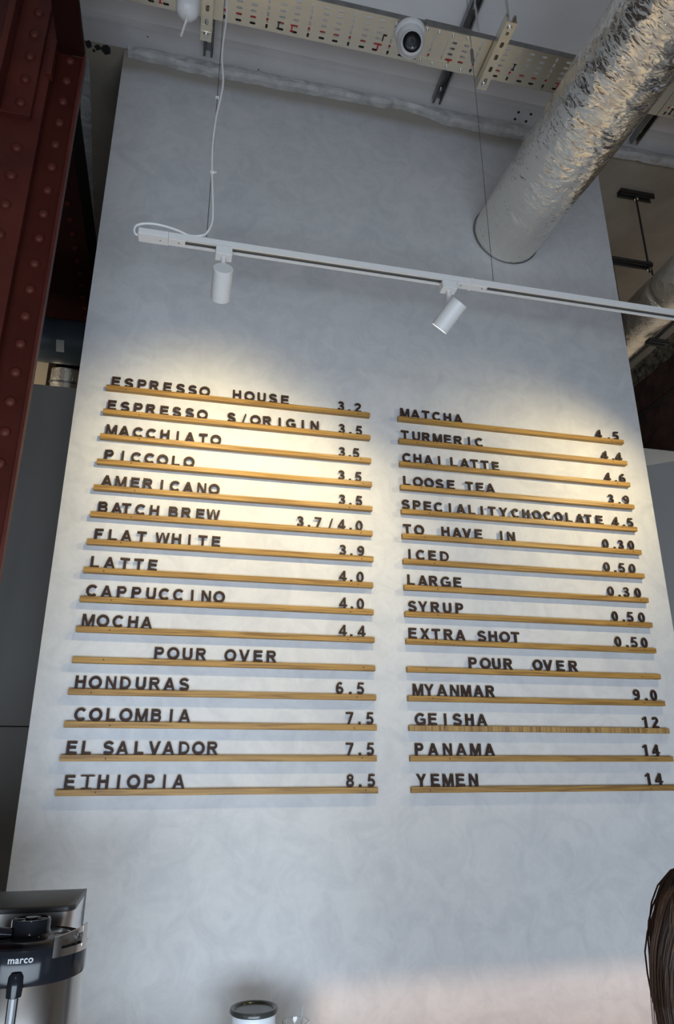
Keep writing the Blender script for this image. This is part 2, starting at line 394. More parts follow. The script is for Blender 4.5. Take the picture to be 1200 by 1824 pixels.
# girder running away over the column
gd = thing('riveted_girder', 'shaded red riveted steel girder running back over the red column', 'girder', (-0.45, 0.4, 4.1))
boxo('bottom_flange', (-0.75, -0.477, 4.101), (-0.228, 2.85, 4.12), M['girder_shaded'], gd)
boxo('gusset_plate', (-0.228, -1.9, 4.101), (-0.142, -0.50, 4.125), M['girder_shaded'], gd)
boxo('web', (-0.40, -0.477, 4.121), (-0.335, 2.85, SZ - 0.004), M['web_shaded'], gd)
first = None
for side in (-0.285, -0.55):
    for i in range(24):
        if first is None:
            bm = B(); add_lathe(bm, [(0.016, 0), (0.0155, 0.004), (0.012, 0.009), (0.006, 0.0115), (0, 0.012)], 12, (0, 0, 0), (0, 0, -1))
            first = obj('rivet', bm, M['steel_red_shaded'], None, smooth=True); o = first
        else:
            o = first.copy(); COL.objects.link(o)
        o.parent = gd; o.location = Vector((side, -0.35 + i * 0.096, 4.101)) - gd.location

# black pipe crossing behind, and the silver hose hanging below it
pp = thing('black_pipe', 'wide black plastic pipe crossing behind the red column', 'pipe', (-0.5, 0.8, 3.69))
bm = B(); add_tube(bm, [(-1.6, 0.85, 3.785), (0.4, 0.85, 3.785)], 0.112, 40)
obj('pipe_body', bm, M['pipe'], pp, smooth=True)
bm = B(); vs = []
for k in range(7):
    a = R(208 + 5 * k)
    vs.append([bm.verts.new((x, 0.85 + 0.1132 * math.cos(a), 3.785 + 0.1132 * math.sin(a) * (-1 if False else 1))) for x in (-0.355, -0.318)])
for a, b in zip(vs, vs[1:]): bm.faces.new((a[0], a[1], b[1], b[0]))
obj('sticker', bm, M['sticker'], pp)
for x in (-0.55, 0.1):
    bm = B(); add_tube(bm, [(x, 0.85, 3.785), (x + 0.03, 0.85, 3.785)], 0.117, 40); obj('collar', bm, M['matt_black'], pp, smooth=True)
sh = thing('silver_hose', 'short silver duct bend below the black pipe', 'duct', (-0.36, 1.0, 3.5))
bm = B()
pts = [(-0.335 + 0.0 * i, 1.02 + 0.02 * i, 3.72 - 0.06 * i) for i in range(9)]
add_tube(bm, pts, [0.075 + 0.004 * (i % 2) for i in range(9)], 28); obj('hose_body', bm, M['foil_dull'], sh, smooth=True)
for i in (1, 4):
    bm = B(); add_tube(bm, [(-0.335, 1.02 + 0.02 * i, 3.72 - 0.06 * i), (-0.335, 1.024 + 0.02 * i, 3.71 - 0.06 * i)], 0.083, 28); obj('clamp_band', bm, M['galv_dark'], sh, smooth=True)
boxo('boxed_riser', (-0.85, 1.3, 2.9), (-0.49, 1.5, 4.05), M['riser'])
tag(bpy.data.objects['boxed_riser'], 'beige boxed riser glimpsed below the black pipe', 'riser')

# ------------------------------------------------------------------ foil ducts
def duct_mesh(bm, A, d, r, s0, s1, nt, ns, amp, seed, bands=()):
    A = Vector(A); d = Vector(d).normalized(); Fm = frame_for(d); rings = []
    for i in range(ns + 1):
        s = s0 + (s1 - s0) * i / ns; ring = []
        env = min(1.0, 0.25 + abs(s) * 1.1)
        for k in range(nt):
            t = 2 * math.pi * k / nt
            u = Fm @ Vector((math.cos(t), math.sin(t), 0))
            w = Vector((math.cos(t) * r, math.sin(t) * r, s))
            q = w * 9 + Vector((seed, 0, 0)); q.z = s * 15
            q2 = w * 26; q2.z = s * 44 + 5 * t * 0 + seed
            h = (1 - abs(noise.noise(q)) * 2.4) * 0.9 + (1 - abs(noise.noise(q2 + Vector((noise.noise(q), 0, noise.noise(q * 1.3))) * 3)) * 2.2) * 0.65
            rr = r + amp * env * h + 0.004 * noise.noise(w * 3.1 + Vector((0, seed, 0)))
            for (bs, dep) in bands:
                rr -= dep * math.exp(-((s - bs) / 0.012) ** 2)
            ring.append(bm.verts.new(A + d * s + u * rr))
        rings.append(ring)
    for a, b in zip(rings, rings[1:]):
        for k in range(nt): bm.faces.new((a[k], a[(k + 1) % nt], b[(k + 1) % nt], b[k]))
    return rings
DD = (0.01422, 1.0, 0.0953)
dk = thing('foil_duct', 'large crinkled silver foil duct ending at the menu wall', 'duct', (1.70, 0.02, 4.13))
bm = B(); duct_mesh(bm, (1.70, 0.02, 4.128), DD, 0.158, -0.002, -2.9, 160, 640, 0.0034, 3.0, ((-0.21, 0.003), (-1.4, 0.003)))
o = obj('foil_jacket', bm, M['foil'], dk, smooth=False); o.data.shade_smooth()
bm = B()
pts = []
for k in range(61):
    t = 2 * math.pi * k / 60; Fm = frame_for(DD)
    pts.append(Vector((1.70, 0.012, 4.128)) + Fm @ Vector((math.cos(t) * 0.161, math.sin(t) * 0.161, 0.0)))
    pts[-1].y = 0.013
add_tube(bm, pts, 0.004, 8, caps=False); obj('sealed_edge', bm, M['galv_dark'], dk, smooth=True)
dk2 = thing('foil_duct', 'smaller dull foil duct hung behind the right edge of the wall', 'duct', (2.575, 0.6, 3.975))
bm = B(); duct_mesh(bm, (2.575, -1.3, 3.975), (0.0, 1, 0.0), 0.113, 0.0, 3.6, 90, 420, 0.0030, 11.0, ((1.35, 0.010), (2.15, 0.010)))
o = obj('foil_jacket', bm, M['foil_dull'], dk2); o.data.shade_smooth()
bm = B(); add_tube(bm, [(2.645, -1.2, 3.868), (2.645, 2.3, 3.868)], 0.009, 8); obj('support_rod', bm, M['strut_black'], dk2, smooth=True)

# ------------------------------------------------------------------ slotted sheets, channels and tray
def slot_sheet(bm, x0, y0, cells, z):
    """cells: rows of (cx0, cx1, cy0, cy1, orient) ; each gets a stadium hole or none"""
    cache = {}
    def V(x, y):
        k = (round(x, 5), round(y, 5))
        if k not in cache: cache[k] = bm.verts.new((x, y, z))
        return cache[k]
    for (a, b, c, d, hw, hh) in cells:
        if hw <= 0:
            bm.faces.new((V(a, c), V(b, c), V(b, d), V(a, d))); continue
        cx, cy = (a + b) / 2, (c + d) / 2; r = min(hw, hh); N = 16; hole = []; out = []
        for k in range(N):
            t = 2 * math.pi * (k + 0.5) / N - math.pi
            hx, hy = r * math.cos(t), r * math.sin(t)
            hx += (hw - r) * (1 if hx > 0 else -1); hy += (hh - r) * (1 if hy > 0 else -1)
            hole.append(bm.verts.new((cx + hx, cy + hy, z)))
        W_, H_ = (b - a) / 2, (d - c) / 2
        # 16 points round the rectangle: 4 per side
        order = []
        for k in range(N):
            t = 2 * math.pi * (k + 0.5) / N - math.pi
            ux, uy = math.cos(t), math.sin(t); m_ = max(abs(ux), abs(uy)); ux /= m_; uy /= m_
            order.append((ux, uy))
        rect = [V(cx + W_ * ux, cy + H_ * uy) for ux, uy in order]
        for k in range(N):
            j = (k + 1) % N; (ux, uy), (vx, vy) = order[k], order[j]
            f = [rect[k]]
            if abs(abs(ux) - 1) < 1e-6 and abs(abs(uy) - 1) > 1e-6 and abs(abs(vy) - 1) < 1e-6 and abs(abs(vx) - 1) > 1e-6: f.append(V(cx + W_ * round(ux), cy + H_ * round(vy)))
            elif abs(abs(uy) - 1) < 1e-6 and abs(abs(ux) - 1) > 1e-6 and abs(abs(vx) - 1) < 1e-6 and abs(abs(vy) - 1) > 1e-6: f.append(V(cx + W_ * round(vx), cy + H_ * round(uy)))
            f += [rect[j], hole[j], hole[k]]
            bm.faces.new(f)
def solid(o, t):
    s = o.modifiers.new('thickness', 'SOLIDIFY'); s.thickness = t; s.offset = 0; return o
def tray_cells(x0, x1, y0, y1, phase=0):
    out = []; px = 0.052; rows = 6; mg = 0.006; ry = (y1 - y0 - 2 * mg) / rows
    x = x0; i = phase
    out.append((x0, x1, y0, y0 + mg, 0, 0)); out.append((x0, x1, y1 - mg, y1, 0, 0))
    while x < x1 - 1e-6:
        xe = min(x + px, x1)
        for r in range(rows):
            a = y0 + mg + r * ry
            if xe - x < px * 0.99: h = (0, 0)
            elif i % 3 == 2: h = (0.0045, 0.0085)
            else: h = (0.0110, 0.0046)
            out.append((x, xe, a, a + ry, *h))
        x = xe; i += 1
    return out
TZ = 4.352; TY0, TY1 = -0.706, -0.556
def tray(name, label, x0, x1, phase):
    t = thing(name, label, 'cable tray', (x0, -0.63, TZ), 'perforated cable trays under the ceiling')
    bm = B(); slot_sheet(bm, x0, TY0, tray_cells(x0, x1, TY0, TY1, phase), TZ)
    solid(obj('perforated_base', bm, M['galv'], t), 0.0015)
    bm = B(); add_bb(bm, (x0, TY0 - 0.0015, TZ), (x1, TY0, TZ + 0.026)); add_bb(bm, (x0, TY0, TZ + 0.0245), (x1, TY0 + 0.007, TZ + 0.026)); obj('side_flange', bm, M['galv_dark'], t)
    bm = B(); add_bb(bm, (x0, TY1, TZ), (x1, TY1 + 0.0015, TZ + 0.026)); add_bb(bm, (x0, TY1 - 0.007, TZ + 0.0245), (x1, TY1, TZ + 0.026)); obj('side_flange', bm, M['galv_dark'], t)
    return t
t1 = tray('cable_tray', 'perforated galvanised cable tray carrying the white dome camera', -0.118, 1.157, 0)
t2 = tray('cable_tray', 'perforated galvanised cable tray crossing behind the large foil duct', 1.159, 2.135, 0)
t3 = tray('cable_tray', 'perforated galvanised cable tray section at the right frame edge', 2.138, 3.4, 2)
t2.location  # trays sit end to end
def bolt(bm, x, y, z, r=0.006, axis=(0, 0, -1)):
    add_lathe(bm, [(r * 1.5, 0), (r * 1.5, 0.0015), (r, 0.0015), (r, 0.006), (r * 0.55, 0.006), (r * .55, 0.012), (0, 0.012)], 12, (x, y, z), axis)
def splice(parent, xa, xb, ya, yb, xs):
    bm = B(); add_bb(bm, (xa, ya, TZ - 0.0035), (xb, yb, TZ - 0.0008)); obj('splice_plate', bm, M['galv'], parent, bevel=0.0006)
    for x in xs:
        bm = B(); bolt(bm, x, (ya + yb) / 2, TZ - 0.0035, 0.0042); obj('bolt', bm, M['zinc'], parent, smooth=True)
splice(t1, 1.07, 1.262, TY1 - 0.030, TY1 + 0.001, (1.082, 1.13, 1.19, 1.248))
splice(t1, 1.055, 1.24, TY0 - 0.001, TY0 + 0.024, (1.068, 1.115, 1.17, 1.228))
bm = B(); add_bb(bm, (1.055, TY0 - 0.005, TZ - 0.004), (1.24, TY0 - 0.0016, TZ + 0.028)); obj('splice_plate', bm, M['galv_dark'], t1, bevel=0.0006)
# embossed maker's marks are just a row of pressed rings on the right section
bm = B()
for i in range(5): add_lathe(bm, [(0.009, 0), (0.009, 0.0012), (0.0065, 0.0012), (0.0065, 0)], 4, (2.172, TY0 + 0.03 + i * 0.022, TZ - 0.0012), (0, 0, -1))
obj('pressed_mark', bm, M['galv'], t3)

# cables lying in the tray, seen through its slots
def run_cable(name, label, y, r, m, seed):
    bm = B(); pts = [(-0.11 + 3.49 * i / 60, y + 0.004 * noise.noise((i * 0.3, seed, 0)), TZ + r + 0.0012) for i in range(61)]
    add_tube(bm, pts, r, 8); return tag(obj(name, bm, m, smooth=True), label, 'cable')
c_red = run_cable('fire_alarm_cable', 'red cable glimpsed through the far slots of the cable tray', TY1 - 0.041, 0.0055, M['red'], 1)
c_blk = run_cable('data_cable', 'black cable along the far edge inside the cable tray', TY1 - 0.0185, 0.0055, M['black'], 2)
def tie(x, y, dy, m, parent, wide=True):
    bm = B(); z = TZ - 0.0016
    add_box(bm, (x, y, z), (0.005, dy, 0.0016))
    if wide: add_box(bm, (x, y - dy / 2, z), (0.012, 0.004, 0.002)); add_box(bm, (x, y + dy / 2, z), (0.012, 0.004, 0.002))
    else: add_box(bm, (x + 0.005, y - dy / 2, z), (0.014, 0.006, 0.0022))
    obj('cable_tie', bm, m, parent)
YR = TY1 - 0.03
for (x, y, m_, p_, wd) in ((0.096, YR, M['red'], c_red, True), (0.523, YR, M['black'], c_blk, True), (0.573, YR + 0.0, M['red'], c_red, True), (0.915, -0.625, M['black'], c_blk, False), (0.905, YR, M['red'], c_red, False),
                        (1.19, YR, M['red'], c_red, False), (1.45, -0.625, M['black'], c_blk, True), (1.66, YR, M['red'], c_red, False), (2.185, YR, M['black'], c_blk, True)):
    tie(x, y, 0.024, m_, p_, wd)

def channel(parent, name, x, y0, y1, z0, m, closed_down, slots=True, w=0.041, h=0.041):
    """41 mm strut channel along y. closed_down: slotted back faces the floor"""
    t = 0.0025; bm = B(); xa, xb = x - w / 2, x + w / 2
    zb, zl = (z0, z0 + h) if closed_down else (z0 + h, z0)
    s = 1 if closed_down else -1
    add_bb(bm, (xa, y0, z0), (xa + t, y1, z0 + h)); add_bb(bm, (xb - t, y0, z0), (xb, y1, z0 + h))
    for (p, q) in ((xa, xa + 0.009), (xb - 0.009, xb)):
        add_bb(bm, (p, y0, zl), (q, y1, zl - s * t))
        qq = q - t if p == xa else p
        add_bb(bm, (qq, y0, zl), (qq + t, y1, zl - s * 0.009))
    o = obj(name, bm, m, parent)
    bm = B(); cells = []; y = y0; i = 0
    while y < y1 - 1e-6:
        ye = min(y1, y + 0.025)
        if i % 2 == 1 and ye - y > 0.024 and slots:
            cells.append((xa, xb, y, ye, 0.0065, 0.0115))
        else: cells.append((xa, xb, y, ye, 0, 0))
        y = ye; i += 1
    slot_sheet(bm, 0, 0, cells, zb)
    o2 = obj(name if parent is None else 'slotted_back', bm, m, parent); solid(o2, t)
    return o
# channels fixed straight to the ceiling (open side down)
for (x, lab) in ((0.2675, 'ceiling strut channel nearest the left end, behind the white ceiling rose'),
                 (1.361, 'ceiling strut channel above the tray joint, right of the dome camera'),
                 (2.44, 'ceiling strut channel at the right, beyond the large foil duct')):
    t = thing('strut_channel', lab, 'channel', (x, -0.5, SZ - 0.041), 'channels fixed to the ceiling')
    channel(t, 'channel_body', x, -1.25, -0.06, SZ - 0.041, M['galv_dark'], False, slots=False)
    bm = B(); bolt(bm, x, -0.12, SZ - 0.012, 0.008); bolt(bm, x, -0.52, SZ - 0.012, 0.008); obj('bolt', bm, M['zinc'], t, smooth=True)
    if x < 2:
        for yy in (-0.83, -0.53):
            pass
# trapeze hangers carrying the tray
def trapeze(x, y0, y1, label):
    t = thing('trapeze_hanger', label, 'hanger', (x, (y0 + y1) / 2, 4.31), 'trapeze hangers under the cable tray')
    channel(t, 'channel_body', x, y0, y1, 4.308, M['galv'], True)
    for y in (y0 + 0.022, y1 - 0.024):
        bm = B(); add_tube(bm, [(x, y, 4.298), (x, y, SZ - 0.0415)], 0.005, 8); obj('threaded_rod', bm, M['zinc'], t, smooth=True)
        bm = B(); add_lathe(bm, [(0, 0), (0.0125, 0), (0.0125, -0.002), (0.009, -0.002), (0.009, -0.009), (0, -0.009)], 14, (x, y, 4.3075)); obj('washer_nut', bm, M['zinc'], t, smooth=True)
    return t
trapeze(0.264, -0.86, -0.499, 'slotted steel trapeze hanger beside the white ceiling rose')
trapeze(1.347, -0.815, -0.537, 'slotted steel trapeze hanger right of the dome camera')
trapeze(2.44, -0.815, -0.537, 'slotted steel trapeze hanger hidden by the large foil duct') if False else None
# clip on the middle ceiling channel
bm = B(); add_box(bm, (1.30, -0.70, 4.775), (0.03, 0.05, 0.028)); add_tube(bm, [(1.29, -0.70, 4.77), (1.285, -0.70, 4.66)], 0.008, 8)
tag(obj('wire_clamp', bm, M['zinc'], bevel=0.002), 'zinc clamp gripping the middle ceiling channel at the top edge', 'clamp')

# dark bracket hanger right of the wall, behind
def xchannel(bm, x0, x1, y, z, w=0.041, h=0.021):
    t = 0.0025
    add_bb(bm, (x0, y - w / 2, z), (x1, y - w / 2 + t, z + h)); add_bb(bm, (x0, y + w / 2 - t, z), (x1, y + w / 2, z + h))
    add_bb(bm, (x0, y - w / 2, z + h - t), (x1, y + w / 2, z + h))
    add_bb(bm, (x0, y - w / 2, z), (x1, y - w / 2 + 0.01, z + t)); add_bb(bm, (x0, y + w / 2 - 0.01, z), (x1, y + w / 2, z + t))
hg = thing('rod_hanger', 'dark trapeze hanger on the beige ceiling right of the wall', 'hanger', (2.62, 0.267, 4.4))
bm = B(); xchannel(bm, 2.575, 2.785, 0.267, SZ - 0.03, h=0.03); obj('ceiling_channel', bm, M['strut_black'], hg)
bm = B(); xchannel(bm, 2.44, 2.69, 0.267, 4.315); obj('lower_channel', bm, M['strut_black'], hg)
bm = B(); add_tube(bm, [(2.677, 0.267, 4.285), (2.677, 0.267, SZ)], 0.0055, 8); obj('threaded_rod', bm, M['strut_black'], hg, smooth=True)
bm = B(); add_tube(bm, [(2.692, 0.267, 4.27), (2.692, 0.267, 4.36)], 0.0045, 8); obj('threaded_rod', bm, M['strut_black'], hg, smooth=True)
bm = B(); add_tube(bm, [(2.453, 0.267, 3.79), (2.453, 0.267, 4.335)], 0.0055, 8); obj('threaded_rod', bm, M['strut_black'], hg, smooth=True)
bm = B(); add_lathe(bm, [(0, 0), (0.012, 0), (0.012, -0.012), (0, -0.012)], 6, (2.677, 0.267, SZ - 0.031)); add_lathe(bm, [(0, 0), (0.012, 0), (0.012, -0.012), (0, -0.012)], 6, (2.677, 0.267, 4.314)); obj('nut', bm, M['zinc'], hg)
bm = B(); xchannel(bm, 2.585, 2.70, 0.267, 3.826); obj('lower_channel', bm, M['strut_black'], hg)

# ------------------------------------------------------------------ dome camera
dc = thing('security_camera', 'white dome security camera with black lens under the cable tray', 'camera', (1.03, -0.66, 4.3))
bc = Vector((1.005, -0.672, TZ - 0.004))
bm = B(); add_lathe(bm, [(0, 0), (0.056, 0), (0.058, -0.004), (0.057, -0.016), (0.053, -0.022), (0, -0.022)], 40, bc); obj('mounting_base', bm, M['white_pl'], dc, smooth=True)
bm = B(); add_lathe(bm, [(0, 0), (0.05, 0), (0.0515, -0.01), (0.0515, -0.035), (0.048, -0.055), (0.038, -0.074), (0.02, -0.086), (0, -0.090)], 40, bc + Vector((0, 0, -0.022))); obj('body_shell', bm, M['white_pl'], dc, smooth=True)
ld = Vector((-0.16, -0.74, -0.65)).normalized()      # looks out over the counter
ec = bc + Vector((0.0, 0, -0.072)) + ld * 0.020
bm = B(); add_lathe(bm, [(0, -0.03), (0.034, -0.022), (0.0425, 0), (0.043, 0.018), (0.040, 0.030), (0.036, 0.034), (0.033, 0.030), (0, 0.030)], 40, ec, ld); obj('eyeball', bm, M['white_pl'], dc, smooth=True)
bm = B(); add_lathe(bm, [(0.033, 0.0), (0.033, 0.0325), (0.030, 0.035), (0.018, 0.0365), (0, 0.037)], 40, ec, ld); obj('lens', bm, M['lens'], dc, smooth=True)
bm = B(); add_lathe(bm, [(0.012, 0), (0.012, 0.003), (0.009, 0.003), (0.009, 0)], 24, ec + ld * 0.0365, ld); obj('lens_ring', bm, M['matt_black'], dc, smooth=True)
bm = B(); add_lathe(bm, [(0, 0), (0.0045, 0), (0.004, 0.001), (0, 0.0012)], 16, ec + ld * 0.0365 + frame_for(ld) @ Vector((0.002, -0.019, 0)), ld); obj('sensor_window', bm, M['print'], dc, smooth=True)

# white ceiling rose at the top left
cr = thing('ceiling_rose', 'white cable junction pod hanging at the top edge left of the hanger', 'junction box', (0.19, -0.65, 4.25))
rc = Vector((0.198, -0.66, 4.235))
bm = B(); add_lathe(bm, [(0, -0.038), (0.012, -0.038), (0.030, -0.030), (0.039, -0.014), (0.040, 0.06), (0.038, 0.075), (0, 0.075)], 36, rc); obj('pod_body', bm, M['white_pl'], cr, smooth=True)
bm = B(); add_tube(bm, [rc + Vector(p) for p in ((0, 0, -0.03), (0.001, 0, -0.045), (0.0, 0.004, -0.055), (-0.006, 0.02, -0.062), (-0.012, 0.04, -0.066), (-0.016, 0.055, -0.068))], 0.0042, 10); obj('cable_stub', bm, M['cable_w'], cr, smooth=True)
bm = B(); add_tube(bm, [rc + Vector((0, 0, 0.07)), (rc.x, rc.y, TZ)], 0.006, 8); obj('hanger_stem', bm, M['cable_w'], cr, smooth=True)

# ------------------------------------------------------------------ light track
TRY, TRZ = -0.70, 3.222
TX0, TX1, TXE = 0.128, 1.155, 2.62
lt = thing('lighting_track', 'long white lighting track hung across the menu wall', 'lighting track', (1.3, TRY, TRZ))
HW, HH = 0.0175, 0.018      # half width, height
def track_rail(x0, x1):
    z0 = TRZ - HH; w = HW; g = 0.0085
    P_ = [(-w, z0), (-w, TRZ), (w, TRZ), (w, z0), (g, z0), (g, z0 + 0.003), (g + 0.002, z0 + 0.003), (g + 0.002, z0 + 0.013), (-g - 0.002, z0 + 0.013), (-g - 0.002, z0 + 0.003), (-g, z0 + 0.003), (-g, z0)]
    bm = B(); a = [bm.verts.new((x0, TRY + y, z)) for y, z in P_]; b = [bm.verts.new((x1, TRY + y, z)) for y, z in P_]
    for k in range(12): bm.faces.new((a[k], b[k], b[(k + 1) % 12], a[(k + 1) % 12]))
    bm.faces.new(a[::-1]); bm.faces.new(b)
    o = obj('rail', bm, M['white'], lt)
    bm = B()
    for y in (-0.0075, 0.0, 0.0075): add_bb(bm, (x0, TRY + y - 0.0009, z0 + 0.004), (x1, TRY + y + 0.0009, z0 + 0.0105))
    obj('conductor_strip', bm, M['copper'], lt)
track_rail(TX0 + 0.085, TX1); track_rail(TX1 + 0.001, TXE)
bm = B(); add_bb(bm, (TX0, TRY - HW - 0.001, TRZ - HH - 0.002), (TX0 + 0.0845, TRY + HW + 0.001, TRZ + 0.001)); obj('end_feed', bm, M['white'], lt, bevel=0.0015)
bm = B(); add_bb(bm, (TX0 + 0.085, TRY - 0.012, TRZ - HH - 0.0012), (TX0 + 0.133, TRY + 0.012, TRZ - HH + 0.002)); obj('feed_cover', bm, M['white'], lt, bevel=0.0008)
bm = B(); add_bb(bm, (TX1 - 0.052, TRY - 0.010, TRZ - HH - 0.0014), (TX1 + 0.055, TRY + 0.010, TRZ - HH + 0.002)); obj('joiner', bm, M['white'], lt, bevel=0.0008)
bm = B(); add_bb(bm, (TX1 - 0.003, TRY - HW - 0.0012, TRZ - HH - 0.002), (TX1 + 0.004, TRY + HW + 0.0012, TRZ + 0.0012)); obj('joint_clip', bm, M['white'], lt)
for x in (TX0 + 0.062, TX0 + 0.115, TX1 - 0.034, TX1 + 0.038):
    bm = B(); add_lathe(bm, [(0, 0), (0.0025, 0), (0.0025, -0.0012), (0, -0.0012)], 10, (x, TRY, TRZ - HH - 0.0015)); obj('screw', bm, M['galv_dark'], lt)

def spot(x, d, label, energy, dist, hh=0.100, rr=0.029, col_=(1.0, 0.80, 0.43), size=R(106)):
    s = thing('spotlight', label, 'spotlight', (x, TRY, TRZ), 'white cylinder spotlights on the track')
    z0 = TRZ - HH
    bm = B(); add_bb(bm, (x - 0.024, TRY - 0.0165, z0 - 0.030), (x + 0.024, TRY + 0.0165, z0 - 0.0005)); obj('adapter', bm, M['white'], s, bevel=0.0015)
    bm = B(); add_lathe(bm, [(0.0075, 0), (0.0075, -0.050), (0.006, -0.054), (0, -0.054)], 16, (x, TRY, z0 - 0.030)); obj('swivel_stem', bm, M['white'], s, smooth=True)
    d = Vector(d).normalized(); piv = Vector((x, TRY, z0 - 0.083))
    perp = Vector((0, 0, 1)) - d * d.z; perp.normalize()
    c0 = piv - d * (hh * dist) - perp * rr * 0.92          # centre of the back face
    bm = B(); add_lathe(bm, [(0, 0), (rr - 0.0015, 0), (rr, 0.0015), (rr, hh - 0.001), (rr - 0.001, hh), (rr - 0.0022, hh), (rr - 0.0022, hh - 0.009), (0, hh - 0.009)], 48, c0, d); obj('housing', bm, M['white'], s, smooth=True)
    bm = B(); add_lathe(bm, [(0, hh - 0.0075), (rr - 0.004, hh - 0.0075), (rr - 0.0025, hh - 0.0085)], 40, c0, d); obj('lens', bm, M['lamp_on'], s, smooth=True)
    lamp('spot_lamp', 'SPOT', c0 + d * (hh + 0.004) - s.location, energy, col_, aim(d), s, spot_size=size, spot_blend=1.0, shadow_soft_size=0.012)
    return s
spot(0.374, (0.0, 0.93, -0.37), 'white cylinder spotlight near the left end of the track', 24, 0.30)
spot(1.078, (-0.46, 0.62, -0.62), 'white cylinder spotlight near the middle of the track, lens glowing', 27, 0.25)
spot(2.22, (-0.47, 0.76, -0.44), 'white cylinder spotlight on the track beyond the right frame edge', 32, 0.30)

# suspension wires and the feed cable
def wire(x, zt, label):
    t = thing('suspension_wire', label, 'wire', (x, TRY, TRZ), 'suspension wires holding the track')
    bm = B(); add_tube(bm, [(x, TRY, TRZ), (x, TRY, zt)], 0.0011, 6); obj('steel_cable', bm, M['wire'], t, smooth=True)
    bm = B(); add_lathe(bm, [(0.0, 0), (0.004, 0), (0.004, 0.012), (0.0015, 0.016), (0, 0.016)], 12, (x, TRY, TRZ)); obj('anchor', bm, M['white'], t, smooth=True)
    return t
wire(0.321, 4.36, 'thin steel suspension wire beside the white cable at the left')
w2 = wire(1.236, SZ, 'thin steel suspension wire holding the track right of the middle')
bm = B(); add_tube(bm, [(1.236, TRY, 4.22), (1.236, TRY, 4.285)], 0.006, 10); obj('gripper', bm, M['galv_dark'], w2, smooth=True)
gl = B(); add_tube(gl, [(0.326, TRY - 0.004, 4.262), (0.326, TRY - 0.004, 4.35)], [0.0062, 0.0062], 12)
tag(obj('wire_gripper', gl, M['galv_dark'], smooth=True), 'dark cylinder gripper above the white cable at the top edge', 'gripper')
def smooth_path(pts, n=8):
    out = []; P = [Vector(p) for p in pts]; P = [P[0] * 2 - P[1]] + P + [P[-1] * 2 - P[-2]]
    for i in range(1, len(P) - 2):
        for k in range(n):
            t = k / n; a, b, c, d = P[i - 1:i + 3]
            out.append(0.5 * ((2 * b) + (c - a) * t + (2 * a - 5 * b + 4 * c - d) * t * t + (3 * b - a - 3 * c + d) * t ** 3))
    out.append(P[-2]); return out
pc = thing('power_cable', 'white power cable dropping from the tray to the left end of the track', 'cable', (0.32, TRY, 3.8))
path = [(0.335, TRY - 0.02, 4.34), (0.33, TRY - 0.01, 4.25), (0.331, TRY, 4.16), (0.326, TRY, 4.0), (0.336, TRY, 3.86), (0.323, TRY, 3.72), (0.318, TRY, 3.6), (0.323, TRY, 3.48), (0.331, TRY, 3.38), (0.334, TRY, 3.30), (0.320, TRY - 0.003, 3.252), (0.30, TRY - 0.005, 3.236),
        (0.27, TRY + 0.0, 3.236), (0.235, TRY, 3.248), (0.19, TRY, 3.257), (0.15, TRY, 3.256), (0.122, TRY, 3.245), (0.115, TRY, 3.228), (0.119, TRY, 3.213), (0.131, TRY, 3.209)]
bm = B(); add_tube(bm, smooth_path(path), 0.0036, 10); obj('sheath', bm, M['cable_w'], pc, smooth=True)
bm = B(); add_box(bm, (0.323, TRY, 3.487), (0.011, 0.011, 0.004)); add_box(bm, (0.331, TRY - 0.003, 3.487), (0.010, 0.003, 0.003)); obj('cable_tie', bm, M['white_pl'], pc)
bm = B(); add_box(bm, (0.321, TRY, 3.80), (0.010, 0.010, 0.003)); obj('cable_tie', bm, M['white_pl'], pc)
fc = thing('feed_cable', 'white cable linking the junction pod to the dropping power cable', 'cable', (0.28, -0.72, 4.28))
bm = B(); add_tube(bm, smooth_path([(0.225, -0.675, 4.27), (0.245, -0.70, 4.258), (0.27, -0.72, 4.250), (0.30, -0.72, 4.254), (0.322, -0.732, 4.268), (0.325, -0.738, 4.30), (0.322, -0.74, 4.34)]), 0.0036, 10); obj('sheath', bm, M['cable_w'], fc, smooth=True)
bm = B(); add_tube(bm, smooth_path([(0.225, -0.675, 4.295), (0.25, -0.70, 4.31), (0.27, -0.71, 4.300), (0.30, -0.735, 4.30), (0.318, -0.745, 4.32)]), 0.0036, 10); obj('sheath', bm, M['galv_dark'], fc, smooth=True)

